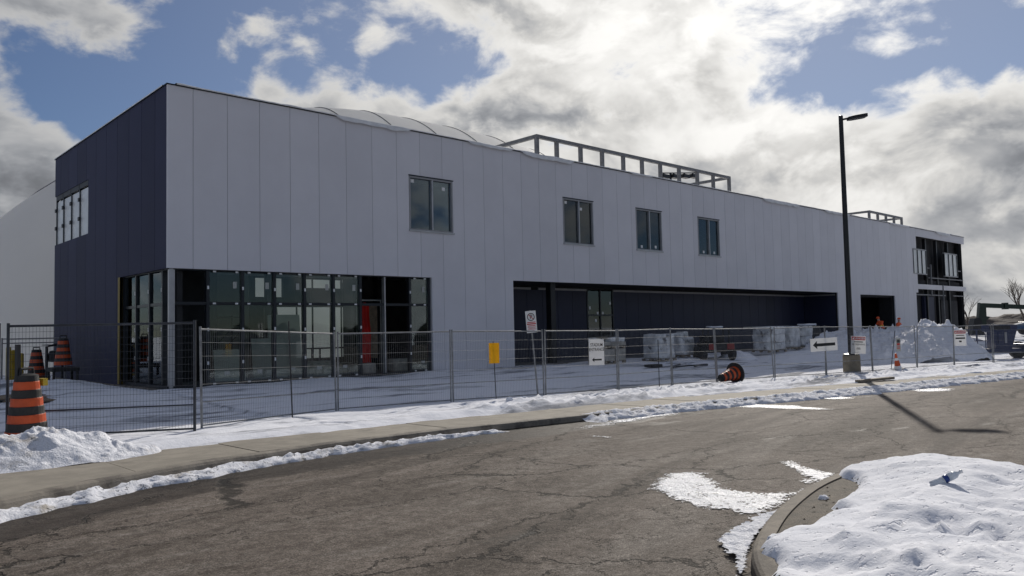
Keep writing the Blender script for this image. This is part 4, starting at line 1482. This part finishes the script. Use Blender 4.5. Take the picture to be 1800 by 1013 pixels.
# ---------------------------------------------------------------- two workers behind the snow pile
def person(label, loc, rz, bend, armf):
    pts = {'pel': (0, 0, .95), 'wai': (0, .03 + bend * .10, 1.12), 'che': (0, bend * .25, 1.36 - bend * .05), 'nec': (0, bend * .36, 1.50 - bend * .10), 'hd0': (0, bend * .42 + .01, 1.60 - bend * .12), 'hd1': (0, bend * .46 + .01, 1.72 - bend * .14)}
    R = {'pel': (.17, .13), 'wai': (.165, .13), 'che': (.20, .14), 'nec': (.065, .065), 'hd0': (.085, .095), 'hd1': (.08, .09)}
    E = [('pel', 'wai'), ('wai', 'che'), ('che', 'nec'), ('nec', 'hd0'), ('hd0', 'hd1')]
    for s, n in ((-1, 'l'), (1, 'r')):
        c = pts['che']
        pts.update({n + 'hip': (s * .10, 0, .86), n + 'kne': (s * .12, .05, .48), n + 'ank': (s * .12, -.02, .10), n + 'toe': (s * .13, .17, .05),
                    n + 'sho': (s * .21, c[1], c[2] + .04), n + 'elb': (s * .28, c[1] + armf * .16, c[2] - .24), n + 'wri': (s * .22, c[1] + armf * .40, c[2] - .30 - .1 * (1 - armf)), n + 'pal': (s * .20, c[1] + armf * .48, c[2] - .34)})
        R.update({n + 'hip': (.11, .11), n + 'kne': (.075, .08), n + 'ank': (.055, .06), n + 'toe': (.045, .04), n + 'sho': (.085, .085), n + 'elb': (.058, .058), n + 'wri': (.036, .036), n + 'pal': (.04, .022)})
        E += [('pel', n + 'hip'), (n + 'hip', n + 'kne'), (n + 'kne', n + 'ank'), (n + 'ank', n + 'toe'), ('che', n + 'sho'), (n + 'sho', n + 'elb'), (n + 'elb', n + 'wri'), (n + 'wri', n + 'pal')]
        for k, (dx, L) in enumerate(((-.034, .06), (-.012, .085), (.010, .09), (.032, .08), (.05, .05))):
            b = pts[n + 'pal']
            nm = n + 'f%d' % k
            pts[nm] = (b[0] + dx, b[1] + L * .8, b[2] - L * .5)
            R[nm] = (.009, .009)
            E.append((n + 'pal', nm))
    keys = list(pts)
    me = bpy.data.meshes.new('person')
    me.from_pydata([pts[k] for k in keys], [(keys.index(a), keys.index(b)) for a, b in E], [])
    o = bpy.data.objects.new('person', me)
    COL.objects.link(o)
    o.modifiers.new('skin', 'SKIN')
    for i, k in enumerate(keys):
        me.skin_vertices[0].data[i].radius = R[k]
    me.skin_vertices[0].data[0].use_root = True
    sb = o.modifiers.new('sub', 'SUBSURF')
    sb.levels = sb.render_levels = 1
    bpy.context.view_layer.update()
    m2 = bpy.data.meshes.new_from_object(o.evaluated_get(bpy.context.evaluated_depsgraph_get()))
    bpy.data.objects.remove(o)
    m2.materials.clear()
    for q in ('hivis', 'trousers', 'skin', 'hivis_y', 'rubber'):
        m2.materials.append(MT[q])
    nz = pts['nec'][2]
    for p in m2.polygons:
        p.use_smooth = True
        z, x = p.center.z, abs(p.center.x)
        hand = (p.center - Vector(pts['rpal'])).length < .12 or (p.center - Vector(pts['lpal'])).length < .12
        p.material_index = 2 if (z > nz + .02 or hand) else 4 if z < .12 else 1 if z < .90 and x < .2 else 3 if 1.08 < z < 1.14 else 0
    b = tag(link('person', m2, None, loc, rz), label, 'person', 'workers behind the snow pile')
    h = pts['hd1']
    hat = MB().lathe([(.13, 0), (.135, .01), (.115, .02), (.11, .07), (.07, .12), (.01, .135)], 16).build('hard_hat', MT['hivis'], b, loc=(h[0], h[1] + .01, h[2] + .0))
    return b


person('worker in orange hi-vis jacket leaning forward in the loading bay', (48.9, -1.2, .16), rad(60), .75, .9)
person('worker showing only head and red hard hat above the snow pile', (49.9, -1.9, -.03), rad(170), .1, .3)

# ---------------------------------------------------------------- road island with kerb, soil and snow
ISL = [(-5.6, -26), (-5.3, -24.2), (-5.0, -23.0), (-4.4, -21.8), (-3.4, -20.88), (-2.25, -20.34), (-.9, -19.95), (.07, -19.8), (.9, -19.76), (1.5, -19.95), (1.82, -20.4), (1.75, -21.0), (1.35, -21.8), (.8, -23), (.5, -24.5), (.4, -26)]


def cr_smooth(P, n=6):
    out = []
    for i in range(len(P) - 1):
        p0, p1, p2, p3 = P[max(i - 1, 0)], P[i], P[i + 1], P[min(i + 2, len(P) - 1)]
        for k in range(n):
            t = k / n
            out.append(tuple(.5 * (2 * p1[a] + (p2[a] - p0[a]) * t + (2 * p0[a] - 5 * p1[a] + 4 * p2[a] - p3[a]) * t * t + (3 * p1[a] - p0[a] - 3 * p2[a] + p3[a]) * t ** 3) for a in (0, 1)))
    return out + [P[-1]]


IC = cr_smooth(ISL)


def ipoly(x, y, poly):
    ins = False
    n = len(poly)
    for i in range(n):
        (a, b), (c, d) = poly[i], poly[i - 1]
        if (b > y) != (d > y) and x < (c - a) * (y - b) / (d - b) + a:
            ins = not ins
    return ins


def idist(x, y):
    """signed distance inside the island's kerb line"""
    best = 9e9
    for (a, b), (c, d) in zip(IC, IC[1:]):
        dx, dy = c - a, d - b
        t = max(0, min(1, ((x - a) * dx + (y - b) * dy) / (dx * dx + dy * dy + 1e-9)))
        q = (x - a - t * dx) ** 2 + (y - b - t * dy) ** 2
        if q < best:
            best = q
    return math.sqrt(best) * (1 if ipoly(x, y, IC) else -1)


inn = []
for i, p in enumerate(IC):
    a, b = IC[max(i - 1, 0)], IC[min(i + 1, len(IC) - 1)]
    t = Vector((b[0] - a[0], b[1] - a[1])).normalized()
    inn.append(Vector((t.y, -t.x)))
ip = [(0, -.15), (0.0, .02), (.006, .075), (.02, .10), (.045, .112), (.15, .116), (.155, -.1)]
mk = MB().grid(len(IC) - 1, len(ip) - 1, lambda i, j: (IC[i][0] + inn[i].x * ip[j][0], IC[i][1] + inn[i].y * ip[j][0], zr(*IC[i]) + ip[j][1]))
kind(mk.build('island_kerb', MT['island_kerb']), 'structure')


def on_plane(px, py, z):
    v = dirpx(px, py)
    t = (z - 1.57) / v.z
    return Vector((-8.2446 + v.x * t, -23.728 + v.y * t, z))


DENT = []          # (x, y, rx, ry, depth) footprints and lumps on the island
for px, py, r1, r2, d in ((1745, 965, .22, .13, .07), (1690, 955, .16, .09, .055), (1665, 1000, .12, .08, .05), (1640, 937, .22, .06, .04), (1590, 940, .22, .05, .035), (1790, 990, .2, .1, .05),
                          (1755, 860, .55, .16, .04), (1715, 950, .09, .06, -.05), (1655, 948, .08, .05, -.05), (1670, 963, .07, .06, -.05), (1740, 958, .18, .06, -.04),
                          (1430, 985, .20, .10, .05), (1490, 1000, .16, .09, .05), (1545, 1000, .2, .12, .05), (1460, 955, .18, .04, .025), (1400, 975, .12, .08, .04), (1610, 1005, .12, .06, -.04), (1480, 950, .07, .05, -.035), (1560, 985, .10, .06, -.04)):
    P = on_plane(px, py, .10)
    DENT.append((P.x, P.y, r1, r2, d))


def isl_snow(x, y):
    d = idist(x, y)
    soil = zr(x, y) + .125
    # a thawed strip of soil follows the kerb on the road side
    strip = .07 + .40 * ss(x, -3.1, -1.9) * (1 - ss(x, -.5, .35)) * (1 if y > -21.3 else 0)
    e = strip + .10 * fbm(x * 2.2, y * 2.2, 3, 4)
    h = -.05 + (.09 + .02) * ss(d, e - .04, e + .12) + .16 * ss(d, e, e + 1.0) + .05 * fbm(x * .8, y * .8, 1, 3) * ss(d, e, e + .5)
    h += .006 * fbm(x * 5, y * 7, 2, 4)
    low = ss(-y, 21.0, 21.9)
    h += .018 * fbm(x * 3.2, y * 3.2, 6, 4, .8) * ss(d, e, e + .4) + low * .04 * fbm(x * 2.6, y * 2.6, 8, 5, .7) * ss(d, e, e + .4)
    for a, b, r1, r2, k in DENT:
        q = ((x - a) / r1) ** 2 + ((y - b) / r2) ** 2
        if q < 4:
            h -= k * math.exp(-q * 1.4) * (1 + .3 * fbm(x * 9, y * 9, 3, 2))
    return soil + h


gx, gy = frange(-6.0, 2.2, .045), frange(-25.5, -19.5, .045)
isn = MB()
iv = {}
vs, fs = [], []
for j, y in enumerate(gy):
    for i, x in enumerate(gx):
        if idist(x, y) > .05 if (i % 1 == 0) else False:
            iv[(i, j)] = len(vs)
            vs.append((x, y, isl_snow(x, y)))
for (i, j) in iv:
    q = [(i, j), (i + 1, j), (i + 1, j + 1), (i, j + 1)]
    if all(k in iv for k in q):
        fs.append(tuple(iv[k] for k in q))
isn.add(vs, fs)
kind(isn.build('island_snow', MT['island_snow'], smooth=True), 'structure')
so_ = MB()
pol = [(p[0] + n_.x * .155, p[1] + n_.y * .155) for p, n_ in zip(IC, inn)]
so_.add([(x, y, zr(x, y) + .10) for x, y in pol], [tuple(range(len(pol)))])
kind(so_.build('island_soil', MT['soil']), 'structure')
# thawed clods and snow lumps beside the island kerb
rn = random.Random(8)
cl = MB()
for k in range(70):
    x = rn.uniform(-2.8, .2)
    y = -20.0 - .30 + (-.26) * (-x) * .55 + rn.uniform(-.34, .28)
    if idist(x, y) < .22:
        continue
    r = rn.uniform(.004, .016)
    z = zr(x, y) + .125
    cl.add([(x + r, y, z), (x, y + r, z), (x - r, y, z), (x, y - r, z), (x + r * .2, y, z + r * rn.uniform(.6, 1.2))], [(0, 1, 4), (1, 2, 4), (2, 3, 4), (3, 0, 4)])
o = kind(cl.build('soil_clods', MT['soil']), 'stuff')
o['label'] = 'clods of thawed soil behind the island kerb'
def lump_mesh(r, seed):
    b = bmesh.new()
    bmesh.ops.create_icosphere(b, subdivisions=3, radius=1)
    vs = []
    for v in b.verts:
        k = 1 + .35 * noise.noise(v.co * 1.7 + Vector((seed, 0, 0))) + .18 * noise.noise(v.co * 4.5)
        vs.append((v.co.x * r * k, v.co.y * r * .8 * k, v.co.z * r * .62 * k + r * .25))
    fs = [tuple(v.index for v in f.verts) for f in b.faces]
    b.free()
    return MB().add(vs, fs)


for (px, py, r, lb) in ((1362, 951, .075, 'snow lump sitting on the island kerb'), (1447, 870, .05, 'small snow lump at the corner of the bare soil')):
    P = on_plane(px, py, -.04)
    o = lump_mesh(r, P.x).build('snow_lump', MT['snow'], loc=(P.x, P.y, zr(P.x, P.y) + .095), smooth=True)
    tag(o, lb, 'snow lump')


for (px, py, r, lb) in ((843, 700, .10, 'upright snow chunk left of the yellow sign rod'), (896, 704, .10, 'snow chunk between the yellow sign and the no-parking post'), (921, 701, .08, 'small snow chunk just left of the no-parking post'), (470, 770, .05, 'small snow lump on the verge before the thin rod')):
    P = on_plane(px, py, -.2)
    for _ in range(6):
        P = on_plane(px, py, snow_z(P.x, P.y))
    o = lump_mesh(r, P.x * 3).build('snow_chunk', MT['snow'], loc=P, smooth=True)
    tag(o, lb, 'snow chunk', 'snow chunks on the verge')

# ---------------------------------------------------------------- thin snow and ice on the road
def broken(m, lo, hi, sc=26):
    """crust that breaks up into grains, asphalt showing between them"""
    k = N(m.node_tree)
    pos = k.new('ShaderNodeNewGeometry').outputs['Position']
    inn_ = k.new('ShaderNodeAttribute', attribute_name='inner').outputs['Fac']
    thr = k.rng(inn_, 0.0, 1.0, lo, hi, smooth=False)
    nz_ = k.math('MULTIPLY_ADD', k.noise(pos, sc, 3, .6), .7, k.math('MULTIPLY', k.noise(pos, 3.5, 3, .6), .3))
    al = k.rng(k.math('SUBTRACT', thr, nz_), -.03, .03)
    tr = k.new('ShaderNodeBsdfTransparent')
    mx = k.new('ShaderNodeMixShader')
    k.l.new(al, mx.inputs[0])
    k.l.new(tr.outputs[0], mx.inputs[1])
    k.l.new(m.node_tree.nodes['Principled BSDF'].outputs[0], mx.inputs[2])
    k.l.new(mx.outputs[0], m.node_tree.nodes['Material Output'].inputs[0])


broken(MT['ice'], .40, .60)
MT['packed'] = snow_mat('packed_snow', dirt=(.42, .40, .37), dthr=(.55, .75), dscale=3, fine=.8)
broken(MT['packed'], .52, .95)

def on_road(px, py):
    v = dirpx(px, py)
    C0 = Vector((-8.2446, -23.728, 1.57))
    n_ = Vector((.012, .0125, 1.0))
    t = (-.05 - .012 * 8.2 - .0125 * 23.7 - C0.dot(n_)) / v.dot(n_)
    return C0 + v * t


def patch(label, pix, step, m, thick=.010, rag=.10, rs=3.0, name='ice_patch'):
    poly = [tuple(on_road(*p)[:2]) for p in pix]
    x0, x1 = min(p[0] for p in poly) - .2, max(p[0] for p in poly) + .2
    y0, y1 = min(p[1] for p in poly) - .2, max(p[1] for p in poly) + .2
    X, Y = frange(x0, x1, step), frange(y0, y1, step)
    iv, vs, fs = {}, [], []
    for j, y in enumerate(Y):
        for i, x in enumerate(X):
            wx_, wy_ = x + rag * fbm(x * rs, y * rs, 1, 4, .7), y + rag * fbm(x * rs, y * rs, 7, 4, .7)
            if ipoly(wx_, wy_, poly) and idist(x, y) < -.02:
                iv[(i, j)] = len(vs)
                vs.append((x, y, zr(x, y) + .005 + thick * (.6 + .8 * abs(fbm(x * 6, y * 6, 2, 4, .7)))))
    for (i, j) in iv:
        q = [(i, j), (i + 1, j), (i + 1, j + 1), (i, j + 1)]
        if all(k in iv for k in q):
            fs.append(tuple(iv[k] for k in q))
    o = kind(MB().add(vs, fs).build(name, m, smooth=True), 'stuff')
    o['label'] = label
    at = o.data.attributes.new('inner', 'FLOAT', 'POINT')
    for key, vi in iv.items():                       # 0 at the rim, 1 well inside
        r_ = 0
        for d_ in (1, 2, 3, 4, 5, 6):
            if all((key[0] + a_ * d_, key[1] + b_ * d_) in iv for a_, b_ in ((1, 0), (-1, 0), (0, 1), (0, -1))):
                r_ = d_
            else:
                break
        at.data[vi].value = r_ / 6


patch('glaring crescent of ice on the road left of the island', [(1138, 855), (1165, 833), (1200, 829), (1232, 832), (1262, 848), (1300, 862), (1360, 868), (1430, 858), (1478, 842), (1484, 850), (1440, 872), (1400, 890), (1350, 905), (1300, 925), (1292, 905), (1240, 897), (1185, 885), (1150, 868)], .03, MT['ice'], .006, .10, 3.5)
patch('small glaring hook of ice near the island tip', [(1370, 812), (1392, 808), (1420, 822), (1478, 836), (1470, 846), (1430, 852), (1398, 850), (1412, 840), (1385, 826)], .03, MT['ice'], .006, .07, 3.5)
patch('wedge of packed snow along the island kerb', [(1300, 925), (1350, 905), (1400, 888), (1450, 862), (1430, 885), (1390, 920), (1350, 950), (1322, 1000), (1315, 1030), (1295, 1010), (1262, 965), (1262, 945), (1280, 930)], .025, MT['packed'], .03, .08, 4.0, 'packed_snow')
patch('long thin ice streak on the far lane', [(1240, 707), (1300, 709), (1400, 713), (1473, 719), (1470, 722), (1380, 720), (1300, 717), (1220, 712)], .06, MT['ice'], .006, .10, 1.5)
patch('short ice dash on the near lane', [(1022, 765), (1050, 766), (1080, 769), (1078, 772), (1045, 769)], .04, MT['ice'], .006, .05, 3)
patch('ice film along the bare part of the far kerb', [(1000, 755), (1060, 742), (1130, 731), (1190, 724), (1200, 728), (1120, 741), (1050, 753)], .05, MT['ice'], .006, .12, 2.5)
patch('ice streak in front of the lamp post', [(1420, 698), (1470, 696), (1512, 701), (1480, 704), (1430, 702)], .06, MT['ice'], .006, .10, 2)
patch('ice streak on the road right of the lamp post', [(1590, 686), (1640, 682), (1690, 684), (1670, 689), (1610, 690)], .06, MT['ice'], .006, .12, 2)

# ---------------------------------------------------------------- crushed bottle on the snow
P = on_plane(1664, 872, .07)
P.z = isl_snow(P.x, P.y)
bt = thing('plastic_bottle', 'crushed clear plastic bottle with a blue band lying on the snow', 'bottle', (P.x, P.y, P.z + .03), rad(25))
bt.rotation_euler = (0, rad(62), rad(-58))


def bprof(pr, nm, m):
    me = MB().lathe([(a_ * 1.25, b_ * 1.2) for a_, b_ in pr], 18).mesh(nm, m, True)
    for v in me.vertices:
        n_ = noise.noise_vector(Vector(v.co) * 22)
        v.co = Vector(v.co) + n_ * .006
        v.co.x *= .80
    link(nm, me, bt)


bprof([(.020, -.11), (.033, -.105), (.034, -.06), (.030, -.05), (.034, -.03), (.034, -.012)], 'body', MT['bottle'])
bprof([(.0345, -.011), (.0345, .018)], 'label_band', MT['band_blue'])
bprof([(.034, .019), (.034, .05), (.028, .075), (.014, .095), (.0135, .105)], 'shoulder', MT['bottle'])
bprof([(.0165, .105), (.0165, .12), (.005, .122)], 'cap', MT['white'])

# ---------------------------------------------------------------- things inside the glazed corner
t = thing('scaffold_tower', 'dark scaffold tower standing inside the glazed corner', 'scaffold', (3.3, 4.2, .03), rad(8))
for x in (-.75, .75):
    for y in (-.4, .4):
        MB().tube([(x, y, 0), (x, y, 2.3)], .025, 6).build('standard', MT['black_metal'], t)
    for z in (.5, 1.2, 1.9):
        MB().tube([(x, -.4, z), (x, .4, z)], .02, 6).build('ledger', MT['black_metal'], t)
for y in (-.4, .4):
    MB().tube([(-.75, y, .4), (.75, y, 1.8)], .015, 5).build('brace', MT['black_metal'], t)
    MB().tube([(-.75, y, 2.2), (.75, y, 2.2)], .02, 6).build('guard_rail', MT['black_metal'], t)
MB().box((-.75, -.38, 1.5), (.75, .38, 1.55)).build('platform', MT['pallet'], t)
t = thing('red_tarp', 'red tarp hanging beside a brown board inside the open glazing bay', 'tarp', (8.2, 2.0, .03))
MB().box((.06, .12, .55), (.50, .16, 2.62)).build('brown_board', MT['wood'], t)
MB().grid(14, 10, lambda i, j: (-.42 + i * (.030 + .012 * (1 - j / 10)), .07 * math.sin(i * 1.5 + j * .3) + .03 * math.sin(j), .35 + j * .23 + .04 * math.sin(i * .9))).build('cloth', MT['redcloth'], t, smooth=True)
MB().bar((-.5, 0, 2.78), (.6, 0, 2.78), .05).build('line_bar', MT['alu'], t)
for x in (-.48, .58):
    MB().box((x - .02, -.02, 0), (x + .02, .02, 2.755)).build('stand_leg', MT['alu'], t)
for (x, y, w_, h_, a, lb) in ((4.5, 2.6, 1.2, 1.45, .25, 'pale wallboard sheet leaning inside the middle glazing'), (5.5, 3.4, 1.2, 2.3, .15, 'tall pale wallboard sheet standing inside the glazing'), (2.9, 2.3, 1.0, 1.1, .3, 'short pale board leaning near the glazed corner')):
    o = MB().box((-w_ / 2, -.02, 0), (w_ / 2, .02, h_)).build('wallboard', MT['drywall'], loc=(x, y, .03))
    o.rotation_euler = (-a, 0, rad(-12))
    tag(o, lb, 'board', 'wallboards inside the glazing')
t = thing('trestle_table', 'dark trestle table inside the right half of the glazing', 'table', (9.0, 5.5, .03))
MB().box((-1.3, -.4, .9), (1.3, .4, .95)).build('top', MT['inner_dark'], t)
for x in (-1.1, 1.1):
    for y in (-.33, .33):
        MB().box((x - .03, y - .03, 0), (x + .03, y + .03, .9)).build('leg', MT['black_metal'], t)
for (x, y, w_, h_, lb) in ((5.9, 1.6, .8, .55, 'grey box on the floor inside the glazing near the open bay'), (9.3, 1.5, .9, .5, 'grey box on the floor behind the last glass bay'), (7.6, 1.3, .7, .4, 'low grey box on the floor of the open bay')):
    o = soft_box((-w_ / 2, -.3, 0), (w_ / 2, .3, h_), x, .03, 4).build('carton', MT['bag'], loc=(x, y, .03), smooth=True)
    tag(o, lb, 'box', 'boxes inside the glazing')
